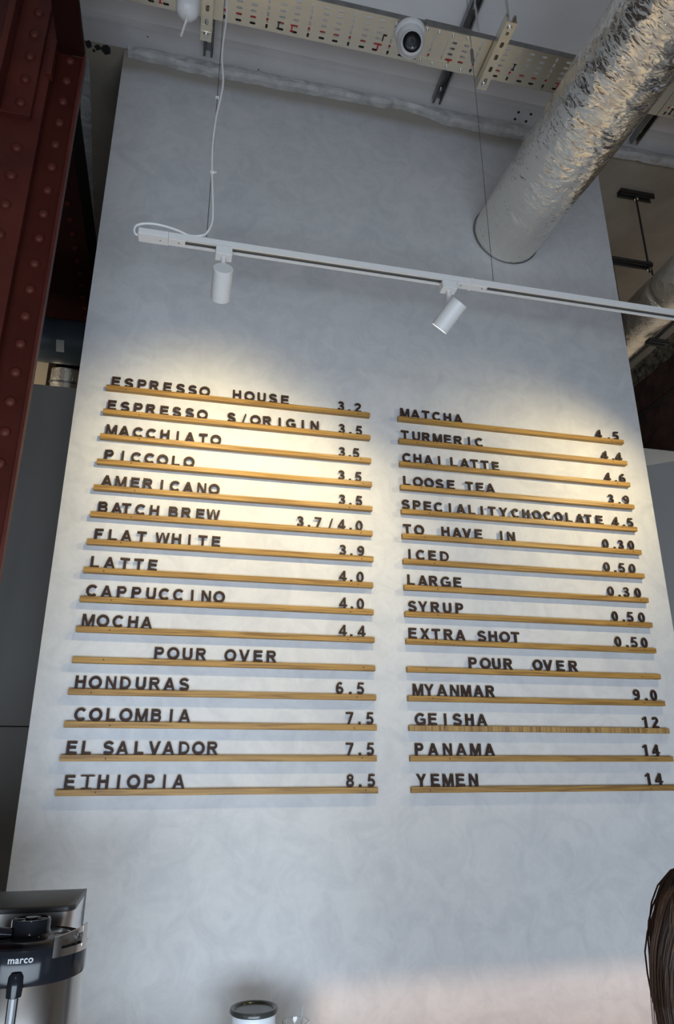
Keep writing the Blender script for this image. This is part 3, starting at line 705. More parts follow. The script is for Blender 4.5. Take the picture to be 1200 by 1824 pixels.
# ------------------------------------------------------------------ menu ledges and letters
def arc(cx, cy, rx, ry, a0, a1, n=14):
    return [(cx + rx * math.cos(R(a0 + (a1 - a0) * i / n)), cy + ry * math.sin(R(a0 + (a1 - a0) * i / n))) for i in range(n + 1)]
LW = 0.213; h_ = LW / 2; T_ = 0.19; q_ = T_ / 2
def S(pts, w=None, closed=False): return ('S', pts, w or LW, closed)
def Pg(*pts): return ('P', list(pts))
def rect(x0, y0, x1, y1): return ('P', [(x0, y0), (x1, y0), (x1, y1), (x0, y1)])
G = {
 'A': (0.94, [Pg((0, 0), (.215, 0), (.58, 1), (.36, 1)), Pg((.94, 0), (.725, 0), (.36, 1), (.58, 1)), rect(.2, .22, .74, .38)]),
 'B': (0.80, [rect(0, 0, LW, 1), S([(.1, 1 - q_), (.45, 1 - q_)] + arc(.47, .73, .19, .73 - .545 + q_ * 0, 90, -90, 10)[1:] + [(.1, .545)], T_), S([(.1, .545), (.47, .545)] + arc(.49, .314, .21, .231, 90, -90, 10)[1:] + [(.1, q_)], T_)]),
 'C': (0.88, [S(arc(.47, .5, .375, .41, 42, 318, 26))]),
 'D': (0.84, [rect(0, 0, LW, 1), S([(.1, 1 - q_), (.36, 1 - q_)] + arc(.36, .5, .385, .5 - q_, 90, -90, 18)[1:] + [(.1, q_)], .175)]),
 'E': (0.76, [rect(0, 0, LW, 1), rect(0, 1 - T_, .74, 1), rect(0, .43, .69, .43 + T_), rect(0, 0, .76, T_)]),
 'F': (0.70, [rect(0, 0, LW, 1), rect(0, 1 - T_, .70, 1), rect(0, .41, .62, .41 + T_)]),
 'G': (0.94, [S(arc(.48, .5, .385, .41, 42, 300, 26) + [(.80, .17), (.855, .24)]), rect(.76, .12, .94, .54), rect(.50, .39, .94, .54)]),
 'H': (0.80, [rect(0, 0, LW, 1), rect(.80 - LW, 0, .80, 1), rect(0, .43, .80, .43 + T_)]),
 'I': (0.20, [rect(0, 0, .20, 1)]),
 'L': (0.70, [rect(0, 0, LW, 1), rect(0, 0, .70, T_)]),
 'M': (0.96, [rect(0, 0, .175, 1), rect(.785, 0, .96, 1), Pg((0, 1), (.25, 1), (.56, 0), (.40, 0)), Pg((.96, 1), (.71, 1), (.40, 0), (.56, 0))]),
 'N': (0.80, [rect(0, 0, .178, 1), rect(.622, 0, .80, 1), Pg((0, 1), (.20, 1), (.80, 0), (.60, 0))]),
 'O': (0.98, [S(arc(.49, .5, .395, .41, 0, 360, 36)[:-1], LW, True)]),
 'P': (0.76, [rect(0, 0, LW, 1), S([(.1, 1 - q_), (.44, 1 - q_)] + arc(.46, .693, .205, .693 - .468, 90, -90, 10)[1:] + [(.1, .468)], T_)]),
 'R': (0.86, [rect(0, 0, LW, 1), S([(.1, 1 - q_), (.47, 1 - q_)] + arc(.49, .715, .2, .203, 90, -90, 10)[1:] + [(.1, .512)], T_), Pg((.32, .48), (.55, .50), (.86, 0), (.63, 0))]),
 'S': (0.80, [S(arc(.40, .71, .285, .205, 18, 232, 16) + [(.40, .51), (.55, .46)] + arc(.40, .29, .305, .205, 38, -162, 16), .20)]),
 'T': (0.80, [rect(.40 - h_, 0, .40 + h_, 1), rect(0, 1 - T_, .80, 1)]),
 't': (1.04, [rect(.52 - .085, 0, .52 + .085, 1), rect(0, 1 - .10, 1.04, 1), rect(.14, 0, .88, .07)]),
 'U': (0.80, [S([(h_, 1), (h_, .38)] + arc(.40, .38, .40 - h_, .295, 180, 360, 16)[1:] + [(.80 - h_, 1)])]),
 'V': (0.90, [Pg((0, 1), (.215, 1), (.56, 0), (.34, 0)), Pg((.90, 1), (.685, 1), (.34, 0), (.56, 0))]),
 'W': (1.20, [Pg((0, 1), (.19, 1), (.42, 0), (.22, 0)), Pg((.50, 1), (.60, 1), (.42, 0), (.22, 0)), Pg((.60, 1), (.70, 1), (.98, 0), (.78, 0)), Pg((1.20, 1), (1.01, 1), (.78, 0), (.98, 0))]),
 'X': (0.88, [Pg((0, 0), (.23, 0), (.86, 1), (.63, 1)), Pg((.88, 0), (.65, 0), (.02, 1), (.25, 1))]),
 'Y': (0.88, [rect(.44 - h_, 0, .44 + h_, .45), Pg((0, 1), (.22, 1), (.535, .42), (.345, .40)), Pg((.88, 1), (.66, 1), (.345, .42), (.535, .40))]),
 '0': (0.66, [S(arc(.33, .5, .24, .415, 0, 360, 30)[:-1], .175, True)]),
 '1': (0.42, [rect(.24, 0, .42, 1), Pg((0, .70), (.0, .82), (.30, 1), (.34, .86))]),
 '2': (0.66, [S(arc(.33, .70, .235, .215, 165, -20, 16) + [(.50, .54), (.30, .36), (.13, .12)], .175), rect(.0, 0, .66, .165)]),
 '3': (0.66, [S(arc(.32, .735, .215, .185, 155, -85, 14), .165), S(arc(.32, .30, .24, .22, 85, -162, 14), .17), rect(.24, .44, .42, .60)]),
 '4': (0.72, [rect(.42, 0, .59, 1), rect(.0, .21, .72, .36), Pg((0, .21), (0, .36), (.42, 1), (.52, 1), (.52, .90), (.16, .30))]),
 '5': (0.66, [rect(.13, .84, .62, 1), Pg((.13, 1), (.28, 1), (.215, .44), (.045, .46)), S([(.10, .50)] + arc(.32, .325, .24, .245, 118, -155, 16), .165)]),
 '6': (0.66, [S(arc(.33, .31, .235, .225, 0, 360, 24)[:-1], .165, True), S(arc(.36, .50, .265, .415, 55, 205, 14), .17)]),
 '7': (0.64, [rect(0, .84, .64, 1), Pg((.12, 0), (.31, 0), (.64, .86), (.64, .96), (.46, .90))]),
 '8': (0.66, [S(arc(.33, .74, .20, .18, 0, 360, 22)[:-1], .16, True), S(arc(.33, .295, .235, .215, 0, 360, 24)[:-1], .165, True)]),
 '9': (0.66, [S(arc(.33, .69, .235, .225, 0, 360, 24)[:-1], .165, True), S(arc(.30, .50, .265, .415, -125, 25, 14), .17)]),
 '.': (0.20, [rect(0, 0, .20, .20)]),
 '/': (0.42, [Pg((0, 0), (.13, 0), (.42, 1), (.29, 1))]),
}
CAP = 0.0402; LT = 0.006
glyph_mesh = {}
def ribbon(pts, w, closed):
    n = len(pts); L_, R_ = [], []
    for i in range(n):
        if closed: a, b = pts[i - 1], pts[(i + 1) % n]
        else: a, b = pts[max(i - 1, 0)], pts[min(i + 1, n - 1)]
        p = pts[i]
        def nrm(u, v):
            dx, dy = v[0] - u[0], v[1] - u[1]; l = math.hypot(dx, dy) or 1; return (-dy / l, dx / l)
        n1 = nrm(a, p) if a != p else nrm(p, b); n2 = nrm(p, b) if b != p else nrm(a, p)
        mx, my = n1[0] + n2[0], n1[1] + n2[1]; l = math.hypot(mx, my) or 1; mx /= l; my /= l
        k = 1 / max(0.5, mx * n1[0] + my * n1[1])
        L_.append((p[0] + mx * k * w / 2, p[1] + my * k * w / 2)); R_.append((p[0] - mx * k * w / 2, p[1] - my * k * w / 2))
    return L_, R_
def glyph(ch):
    if ch in glyph_mesh: return glyph_mesh[ch]
    adv, els = G[ch]; bm = B(); k = CAP
    def co(u, v, y): return (u * k - adv * k / 2, y, v * k)
    for e_i, e in enumerate(els):
        f = -LT / 2 - e_i * 0.00004; bk = LT / 2 + e_i * 0.00004
        if e[0] == 'P': add_prism(bm, e[1], f, bk, lambda u, v, d: co(u, v, d))
        else:
            L_, R_ = ribbon(e[1], e[2], e[3]); n = len(L_)
            fl = [bm.verts.new(co(*p, f)) for p in L_]; fr = [bm.verts.new(co(*p, f)) for p in R_]
            bl = [bm.verts.new(co(*p, bk)) for p in L_]; br = [bm.verts.new(co(*p, bk)) for p in R_]
            for i in range(n if e[3] else n - 1):
                j = (i + 1) % n
                bm.faces.new((fl[i], fl[j], fr[j], fr[i])); bm.faces.new((bl[j], bl[i], br[i], br[j]))
                bm.faces.new((fl[j], fl[i], bl[i], bl[j])); bm.faces.new((fr[i], fr[j], br[j], br[i]))
            if not e[3]:
                bm.faces.new((fl[0], fr[0], br[0], bl[0])); bm.faces.new((fl[-1], bl[-1], br[-1], fr[-1]))
    bmesh.ops.recalc_face_normals(bm, faces=bm.faces)
    me = bpy.data.meshes.new('menu_letter'); bm.to_mesh(me); bm.free(); me.materials.append(M['letter'])
    glyph_mesh[ch] = me; return me

ROWS = {
0: [('ESPRESSO', [32, 78, 126, 172, 220, 268, 313, 359]), ('HOUSE', [482, 530, 577, 622, 669]), ('3.2', [895, 929, 964])],
1: [('ESPRESSO', [28, 74, 121, 167, 217, 262, 309, 356]), ('S/ORIGIN', [466, 513, 557, 603, 651, 695, 742, 789]), ('3.5', [898, 933, 968])],
2: [('MACCHIATO', [36, 81, 130, 177, 226, 272, 316, 365, 412]), ('3.5', [898, 930, 955])],
3: [('PICCOLO', [38, 85, 132, 179, 226, 273, 320]), ('3.5', [895, 929, 963])],
4: [('AMERICANO', [41, 89, 138, 182, 231, 277, 323, 372, 417]), ('3.5', [897, 930, 964])],
5: [('BATCH', [38, 85, 117, 165, 213]), ('BREW', [279, 324, 373, 418]), ('3.7/4.0', [738, 771, 805, 854, 896, 930, 964])],
6: [('FLAT', [35, 82, 127, 178]), ('WHITE', [249, 297, 342, 388, 435]), ('3.9', [899, 932, 968])],
7: [('LATTE', [34, 81, 131, 178, 224]), ('4.0', [899, 931, 964])],
8: [('CAPPUCCINO', [34, 82, 131, 178, 227, 271, 318, 365, 413, 457]), ('4.0', [900, 932, 965])],
9: [('MOCHA', [34, 81, 129, 177, 221]), ('4.4', [898, 929, 967])],
10: [('POUR', [270, 316, 363, 408]), ('OVER', [506, 553, 600, 646])],
11: [('HONDURAS', [33, 78, 127, 172, 220, 265, 311, 359]), ('6.5', [886, 924, 960])],
12: [('COLOMBIA', [44, 90, 137, 183, 231, 277, 324, 367]), ('7.5', [920, 955, 992])],
13: [('EL', [30, 74]), ('SALVADOR', [140, 182, 233, 280, 324, 373, 418, 463]), ('7.5', [919, 955, 992])],
14: [('EtHIOPIA', [36, 87, 134, 180, 225, 273, 319, 363]), ('8.5', [920, 955, 993])],
15: [('MATCHA', [1162, 1207, 1252, 1299, 1347, 1393]), ('4.5', [2042, 2089, 2125])],
16: [('TURMERIC', [1159, 1207, 1250, 1298, 1342, 1387, 1434, 1479]), ('4.4', [2055, 2094, 2124])],
17: [('CHAI', [1163, 1208, 1254, 1299]), ('LATTE', [1361, 1408, 1450, 1496, 1545]), ('4.6', [2055, 2093, 2126])],
18: [('LOOSE', [1159, 1205, 1252, 1296, 1343]), ('TEA', [1422, 1467, 1512]), ('3.9', [2055, 2094, 2126])],
19: [('SPECIALITY', [1151, 1196, 1240, 1286, 1333, 1379, 1425, 1469, 1510, 1560]), ('CHOCOLATE', [1612, 1659, 1706, 1754, 1803, 1848, 1899, 1937, 1989]), ('4.5', [2061, 2099, 2131])],
20: [('TO', [1154, 1202]), ('HAVE', [1309, 1356, 1398, 1446]), ('IN', [1542, 1585]), ('0.30', [2002, 2040, 2071, 2118])],
21: [('ICED', [1159, 1203, 1250, 1299]), ('0.50', [1991, 2028, 2060, 2107])],
22: [('LARGE', [1160, 1207, 1250, 1298, 1346]), ('0.30', [1994, 2032, 2063, 2116])],
23: [('SYRUP', [1162, 1203, 1251, 1299, 1346]), ('0.50', [1998, 2035, 2066, 2117])],
24: [('EXTRA', [1159, 1206, 1250, 1297, 1344]), ('SHOT', [1429, 1473, 1521, 1564]), ('0.50', [1996, 2035, 2067, 2112])],
25: [('POUR', [1385, 1435, 1479, 1525]), ('OVER', [1645, 1687, 1739, 1791])],
26: [('MYANMAR', [1170, 1212, 1261, 1308, 1353, 1400, 1446]), ('9.0', [2044, 2084, 2119])],
27: [('GEISHA', [1175, 1220, 1267, 1313, 1359, 1406]), ('12', [2063, 2108])],
28: [('PANAMA', [1166, 1217, 1270, 1321, 1374, 1427]), ('14', [2047, 2093])],
29: [('YEMEN', [1170, 1220, 1266, 1311, 1360]), ('14', [2042, 2087])],
}
ORD = ['first', 'second', 'third', 'fourth', 'fifth', 'sixth', 'seventh', 'eighth', 'ninth', 'tenth']
DIG = {'0': 'zero', '1': 'one', '2': 'two', '3': 'three', '4': 'four', '5': 'five', '6': 'six', '7': 'seven', '8': 'eight', '9': 'nine'}
Z1 = 3.0997
def ledge(row):
    right = row >= 15; i = row % 15; z = Z1 - 0.1 * i
    x0, x1 = (1.1314, 2.1534) if right else (0.0, 1.0129)
    x1 += rnd.uniform(-0.002, 0.002)
    words = ' '.join(w for w, _ in ROWS[row] if w[0].isalpha()).upper()
    word = {10: 'POUR OVER', 25: 'POUR OVER'}.get(row, words)
    side = 'right' if right else 'left'
    if row == 27: lab = 'oak ledge with striped end grain carrying the word GEISHA'
    else: lab = 'narrow oak ledge carrying %s in the %s menu column' % (word, side)
    t = thing('menu_ledge', lab, 'ledge', (x0, 0, z - 0.02), 'oak ledges of the menu board')
    bm = B()
    nseg = 24; prev = None; H = 0.0185
    for k in range(nseg + 1):
        x = x0 + (x1 - x0) * k / nseg; dz = 0.0006 * noise.noise((x * 6, row * 3.1, 0)); 
        ring = [bm.verts.new((x, y, z - 0 + zz + dz)) for y, zz in ((0.0008, 0), (0, -0.0008), (0, -H + 0.0008), (0.0008, -H), (WY, -H), (WY, 0))]
        if prev:
            for m_ in range(6): bm.faces.new((prev[m_], prev[(m_ + 1) % 6], ring[(m_ + 1) % 6], ring[m_]))
        else: bm.faces.new(ring)
        prev = ring
    bm.faces.new(prev[::-1])
    obj('oak_strip', bm, M['oak_end'] if row == 27 else M['oak'], t)
    for fx in (0.10, 0.93):
        bm = B(); xx = x0 + (x1 - x0) * (fx + rnd.uniform(-0.04, 0.04)); add_lathe(bm, [(0.0026, 0), (0.0022, 0.0004), (0, 0.0004)], 10, (xx, 0.0, z - 0.0092 + rnd.uniform(-.003, .003)), (0, -1, 0))
        obj('screw_plug', bm, M['knot'], t)
    return z
HERO = {}
for row, items in ROWS.items():
    z = ledge(row); side = 'right' if row >= 15 else 'left'
    rowword = ' '.join(w.upper() for w, _ in items if w[0].isalpha())
    for wi, (w, xs) in enumerate(items):
        W_ = w.upper()
        for ci, (ch, x) in enumerate(zip(w, xs)):
            o = bpy.data.objects.new('menu_letter', glyph(ch)); COL.objects.link(o)
            yaw = rnd.gauss(0, 0.06); lean = rnd.uniform(0.0, 0.05)
            if row == 19 and w == 'CHOCOLATE' or (row in (1, 2) and ci in (5, 6) and w[0] in 'EM'): yaw += 0.12
            o.location = (x / 1000, 0.0105 + rnd.uniform(-0.0012, 0.0012), z + 0.0002 + 0.0008)
            o.rotation_euler = (-lean, rnd.gauss(0, 0.010), yaw)
            if ch.isalpha():
                C_ = ch.upper(); same = [j for j, c in enumerate(W_) if c == C_]; k = same.index(ci)
                where = 'in %s' % W_ if len(same) == 1 else '%s %s in %s' % (ORD[k], C_, W_)
                if len(same) == 1: where = 'letter %s in %s' % (C_, W_)
                else: where = 'letter %s, %s' % (C_, where)
                extra = ''
                if (W_, row) in ((('ESPRESSO'), 0), (('ESPRESSO'), 1)): extra = ', top left ledge' if row == 0 else ', second left ledge'
                if W_ in ('POUR', 'OVER'): extra = ', %s menu column' % side
                if W_ == 'LATTE': extra = ', %s menu column' % side
                if ch == 't': where = 'serifed wide letter T in ETHIOPIA'
                lab = 'dark brown wooden ' + where + extra; cat = 'letter'
            else:
                same = [j for j, c in enumerate(W_) if c == ch]; k = same.index(ci)
                nm = {'.': 'decimal point', '/': 'slash'}.get(ch) or 'numeral ' + DIG[ch]
                if W_ == 'S/ORIGIN': lab = 'dark brown wooden slash between S and ORIGIN'
                else:
                    lab = 'dark brown wooden %s%s in the %s price' % ((ORD[k] + ' ') if len(same) > 1 else '', nm, rowword)
                cat = 'punctuation' if ch in './' else 'numeral'
            tag(o, lab, cat, 'wooden menu characters standing on the ledges')
            if ch in './' : o.name = 'menu_symbol'
            elif ch.isdigit(): o.name = 'menu_numeral'

# ------------------------------------------------------------------ counter and the things on it
ct = thing('counter', 'pale service counter below the menu wall', 'counter', (0.8, -0.5, 0))
boxo('worktop', (-0.13, -1.03, 0.88), (2.4, 0.018, 0.92), M['counter'], ct, bevel=0.004)
for i in range(4): boxo('front_panel', (-0.12 + i * 0.627, -1.00, 0.1), (-0.12 + i * 0.627 + 0.62, -0.98, 0.879), M['panel'], ct, bevel=0.002)
boxo('plinth', (-0.11, -0.96, 0), (2.37, 0.0, 0.1), M['matt_black'], ct)
boxo('carcass', (-0.12, -0.979, 0.1), (2.38, 0.016, 0.879), M['counter'], ct)

br = thing('coffee_brewer', 'steel coffee brewer with flat black top at the lower left', 'coffee brewer', (0, -0.62, 0.92))
hx0, hx1, hy0, hy1, ht = -0.115, 0.163, -0.757, -0.541, 1.500
# black lid slab and a hood of sheet steel, both with a rounded front corner
def hood_ring(bm, z, xr, yf, rc):
    pts = [(hx0, hy1), (hx0, yf)] + [(xr - rc + rc * math.sin(R(a)), yf + rc - rc * math.cos(R(a))) for a in range(0, 91, 9)] + [(xr, hy1)]
    return [bm.verts.new((x, y, z)) for x, y in pts]
def loft(name, rings, m, smooth=True, top=True, bottom=True):
    bm = B(); rs = [hood_ring(bm, *r) for r in rings]
    for a, b in zip(rs, rs[1:]):
        for k in range(len(a)): bm.faces.new((a[k], a[(k + 1) % len(a)], b[(k + 1) % len(a)], b[k]))
    if top: bm.faces.new(rs[0])
    if bottom: bm.faces.new(rs[-1][::-1])
    return obj(name, bm, m, br, smooth=smooth)
loft('top_lid', [(ht, hx1 - 0.001, hy0 + 0.001, 0.022), (ht - 0.003, hx1 + 0.0005, hy0 - 0.003, 0.024), (ht - 0.009, hx1 + 0.0005, hy0 - 0.003, 0.024), (ht - 0.012, hx1 - 0.003, hy0 + 0.004, 0.024)], M['matt_black'])
loft('hood_shell', [(ht - 0.012, hx1 - 0.002, hy0 + 0.004, 0.026), (ht - 0.05, hx1 - 0.004, hy0 + 0.010, 0.032), (ht - 0.10, hx1 - 0.007, hy0 + 0.022, 0.042), (ht - 0.15, hx1 - 0.010, hy0 + 0.034, 0.05), (ht - 0.30, hx1 - 0.014, hy0 + 0.040, 0.05), (ht - 0.562, hx1 - 0.014, hy0 + 0.040, 0.05)], M['steel_sheet'])
boxo('rear_edge', (hx1 - 0.004, hy1, ht - 0.57), (hx1 + 0.001, hy1 + 0.004, ht), M['matt_black'], br)
boxo('base', (hx0, -0.98, 0.920), (hx1 - 0.012, hy1, 0.938), M['matt_black'], br, bevel=0.003)

ur = thing('coffee_urn', 'round steel coffee urn with gloss black collar on the brewer', 'coffee urn', (0.098, -0.87, 0.94))
boxo('urn_stand', (0.03, -0.95, 0.939), (0.15, -0.78, 1.012), M['steel'], br, bevel=0.003)
ux, uy, uz = 0.095, -0.865, 1.0135
RU = 0.104
bm = B(); add_lathe(bm, [(0, 0.0), (RU * .97, 0.0), (RU, 0.006), (RU, 0.397), (RU - 0.002, 0.400), (0, 0.400)], 64, (ux, uy, uz)); obj('steel_body', bm, M['steel'], ur, smooth=True)
bm = B(); add_lathe(bm, [(0, 0.398), (RU + .001, 0.398), (RU + 0.002, 0.403), (RU + 0.002, 0.442), (RU - 0.001, 0.451), (RU - 0.006, 0.454), (RU - 0.012, 0.452), (RU - 0.016, 0.449), (RU - 0.019, 0.450), (RU - 0.024, 0.455), (RU - 0.034, 0.458), (0, 0.458)], 64, (ux, uy, uz)); obj('collar', bm, M['gloss_black'], ur, smooth=True)
kx = ux + 0.004
bm = B(); add_lathe(bm, [(0.064, 0.448), (0.060, 0.453), (0.046, 0.457), (0.036, 0.461), (0.0335, 0.467), (0.034, 0.480), (0.0325, 0.484), (0.029, 0.4845), (0.027, 0.480), (0, 0.480)], 48, (kx, uy, uz)); obj('lid_knob', bm, M['gloss_black'], ur, smooth=True)
bm = B()
for a_ in (0, 60, 120): add_box(bm, (kx, uy, uz + 0.4815), (0.050, 0.006, 0.004), Euler((0, 0, R(a_))))
add_lathe(bm, [(0.0, 0.480), (0.012, 0.480), (0.011, 0.486), (0, 0.487)], 20, (kx, uy, uz)); obj('knob_grip', bm, M['gloss_black'], ur)
# lever at the left of the lid
bm = B(); add_tube(bm, smooth_path([(kx - 0.03, uy - 0.02, uz + 0.463), (kx - 0.062, uy - 0.03, uz + 0.468), (kx - 0.085, uy - 0.03, uz + 0.468), (kx - 0.10, uy - 0.02, uz + 0.462)]), 0.010, 12); obj('lid_lever', bm, M['gloss_black'], ur, smooth=True)
# steel handle bracket at the right of the collar
def arc_band(bm, ang0, ang1, r, z0, z1, t=0.003, n=14):
    prev = None
    for k in range(n + 1):
        a_ = R(ang0 + (ang1 - ang0) * k / n); c_, s_ = math.cos(a_), math.sin(a_)
        zz0 = z0(k / n) if callable(z0) else z0; zz1 = z1(k / n) if callable(z1) else z1
        ring = [bm.verts.new((ux + rr * c_, uy + rr * s_, z)) for rr, z in ((r, zz0), (r + t, zz0), (r + t, zz1), (r, zz1))]
        if prev:
            for q in range(4): bm.faces.new((prev[q], prev[(q + 1) % 4], ring[(q + 1) % 4], ring[q]))
        else: bm.faces.new(ring)
        prev = ring
    bm.faces.new(prev[::-1])
bm = B(); zc = uz + 0.44
arc_band(bm, -58, -4, RU + 0.0025, zc - 0.004, zc + 0.008)
arc_band(bm, -58, -50, RU + 0.0026, zc - 0.004, zc + 0.028)
arc_band(bm, -58, -15, RU + 0.0027, lambda t: zc + 0.020 + 0.008 * t, lambda t: zc + 0.027 + 0.011 * t)
arc_band(bm, -24, -15, RU + 0.0028, zc + 0.004, zc + 0.036)
obj('handle_bracket', bm, M['steel'], ur, smooth=True)
# sight tube down the front
ga = R(-87); gx, gy = ux + (RU + 0.003) * math.cos(ga), uy + (RU + 0.003) * math.sin(ga)
bm = B(); add_box(bm, (gx, gy, uz + 0.20), (0.016, 0.010, 0.40), Euler((0, 0, ga + R(90)))); obj('gauge_channel', bm, M['gloss_black'], ur, bevel=0.002)
bm = B(); add_tube(bm, [(gx + 0.001, gy - 0.0065, uz + 0.01), (gx + 0.001, gy - 0.0065, uz + 0.385)], 0.0032, 12); obj('sight_tube', bm, M['print'], ur, smooth=True)
bm = B(); add_lathe(bm, [(0, 0.386), (0.012, 0.386), (0.013, 0.40), (0.012, 0.415), (0.008, 0.421), (0, 0.422)], 20, (gx, gy, uz)); obj('gauge_cap', bm, M['gloss_black'], ur, smooth=True)
# wordmark printed on the collar
fc_ = bpy.data.curves.new('wordmark', 'FONT'); fc_.body = 'marco'; fc_.size = 0.0148; fc_.extrude = 0.0002; fc_.offset = 0.0003; fc_.space_character = 1.08
tmp = bpy.data.objects.new('wordmark', fc_); COL.objects.link(tmp)
dg = bpy.context.evaluated_depsgraph_get(); me = bpy.data.meshes.new_from_object(tmp.evaluated_get(dg)); bpy.data.objects.remove(tmp)
a0 = R(-96); rr = RU + 0.0024
for v in me.vertices:
    a_ = a0 + v.co.x / rr; rad = rr + v.co.z + 0.0002
    v.co = Vector((ux + rad * math.cos(a_), uy + rad * math.sin(a_), uz + 0.434 + v.co.y))
me.materials.clear(); me.materials.append(M['print'])
o = bpy.data.objects.new('wordmark', me); COL.objects.link(o); o.parent = ur; o.location = -ur.location

cn = thing('lidded_canister', 'white canister with dark lid standing on the counter', 'canister', (0.598, -0.2, 0.92))
jx, jy = 0.598, -0.2
bm = B(); add_lathe(bm, [(0, 0.921), (0.056, 0.921), (0.058, 0.925), (0.058, 1.139), (0.060, 1.141), (0.060, 1.144), (0, 1.144)], 48, (jx, jy, 0)); obj('canister_body', bm, M['jar'], cn, smooth=True)
bm = B(); add_lathe(bm, [(0, 1.144), (0.0615, 1.144), (0.0645, 1.147), (0.0645, 1.153), (0.0625, 1.157), (0.058, 1.158), (0.053, 1.156), (0.050, 1.152), (0, 1.152)], 48, (jx, jy, 0)); obj('lid', bm, M['lid'], cn, smooth=True)
gw = thing('glass_tumbler', 'clear glass tumbler with a straw right of the white canister', 'glass', (0.705, -0.2, 0.92))
bm = B(); add_lathe(bm, [(0, 0.921), (0.030, 0.921), (0.036, 1.118), (0.0345, 1.118), (0.0288, 0.93), (0, 0.93)], 32, (0.712, -0.2, 0)); obj('glass_wall', bm, M['glass'], gw, smooth=True)
bm = B(); add_tube(bm, [(0.708, -0.2, 0.935), (0.733, -0.19, 1.148)], 0.0022, 8); obj('straw', bm, M['print'], gw, smooth=True)

# ------------------------------------------------------------------ person at the right edge
ps = thing('person', 'person with long brown hair seen from behind at the right edge', 'person', (1.20, -1.30, 0))
ps.scale = (1, 1, 0.943)
def skin_fig(name, joints, edges, m, levels=2):
    me = bpy.data.meshes.new(name); me.from_pydata([j[0] for j in joints], edges, []); me.materials.append(m)
    o = bpy.data.objects.new(name, me); COL.objects.link(o); o.parent = ps; o.location = (0, 0, 0)
    o.modifiers.new('skin', 'SKIN')
    for i, j in enumerate(joints):
        v = me.skin_vertices[0].data[i]; r = j[1]; v.radius = r if isinstance(r, tuple) else (r, r)
        v.use_root = (i == 0)
    s = o.modifiers.new('sub', 'SUBSURF'); s.levels = s.render_levels = levels
    return o
J = [((0, 0, .93), (.15, .105)), ((0, 0, 1.05), (.125, .09)), ((0, .005, 1.2), (.14, .10)), ((0, 0, 1.33), (.12, .085)), ((0, .005, 1.41), (.055, .055)), ((0, .012, 1.475), (.052, .055)),
     ((.15, 0, 1.355), .055), ((.185, 0, 1.20), .045), ((.205, .01, 1.08), .038), ((.205, .08, .92), .028), ((.2, .12, .86), .024),
     ((-.15, 0, 1.355), .055), ((-.185, 0, 1.20), .045), ((-.205, .01, 1.08), .038), ((-.205, .08, .92), .028), ((-.2, .12, .86), .024),
     ((.09, 0, .84), .085), ((.095, .01, .50), .058), ((.095, 0, .28), .052), ((.095, -.01, .09), .036), ((.10, .10, .035), .032),
     ((-.09, 0, .84), .085), ((-.095, .01, .50), .058), ((-.095, 0, .28), .052), ((-.095, -.01, .09), .036), ((-.10, .10, .035), .032)]
ED = [(0, 1), (1, 2), (2, 3), (3, 4), (4, 5), (3, 6), (6, 7), (7, 8), (8, 9), (9, 10), (3, 11), (11, 12), (12, 13), (13, 14), (14, 15), (0, 16), (16, 17), (17, 18), (18, 19), (19, 20), (0, 21), (21, 22), (22, 23), (23, 24), (24, 25)]
skin_fig('body', J, ED, M['cloth'])
# head with face (turned away from the lens)
bm = B(); bmesh.ops.create_icosphere(bm, subdivisions=4, radius=1.0)
for v in bm.verts:
    x, y, z = v.co
    sx_ = 0.074 * (1 - 0.22 * max(0, -z)) ; sy_ = 0.095 - 0.012 * max(0, -z); sz_ = 0.112
    X, Y, Z = x * sx_, y * sy_, z * sz_
    if y > 0.5:
        if abs(x) < 0.22 and -0.35 < z < 0.15: Y += 0.018 * (1 - abs(x) / 0.22) * (1 - abs(z + 0.18) / 0.3 if abs(z + 0.18) < 0.3 else 0)
        for ex in (-0.38, 0.38):
            d_ = math.hypot(x - ex, (z - 0.05) * 1.4)
            if d_ < 0.2: Y -= 0.008 * (1 - d_ / 0.2)
        if abs(x) < 0.3 and abs(z + 0.52) < 0.08: Y += 0.004
        if z < -0.7 : Y += 0.008
    v.co = (X, Y + 0.012, Z + 1.565)
obj('head', bm, M['skin'], ps, smooth=True, loc=(0, 0, 0))
bm = B()
for sx_ in (-1, 1): add_lathe(bm, [(0.0, -0.006), (0.014, -0.004), (0.017, 0.002), (0.010, 0.005), (0, 0.003)], 16, (sx_ * 0.077, 0.01, 1.56), (sx_, -0.3, 0.1))
obj('ear', bm, M['skin'], ps, smooth=True, loc=(0, 0, 0))
for sx_ in (-1, 1):
    bm = B(); bmesh.ops.create_icosphere(bm, subdivisions=2, radius=0.011, matrix=Matrix.Translation((sx_ * 0.029, 0.092, 1.571))); obj('eye', bm, M['white_pl'], ps, smooth=True, loc=(0, 0, 0))
bm = B(); add_tube(bm, [(-0.022, 0.098, 1.507), (0, 0.105, 1.509), (0.022, 0.098, 1.507)], [0.002, 0.0055, 0.002], 8); obj('mouth', bm, mat('lips', (0.42, 0.14, 0.12), 0.5), ps, smooth=True, loc=(0, 0, 0))
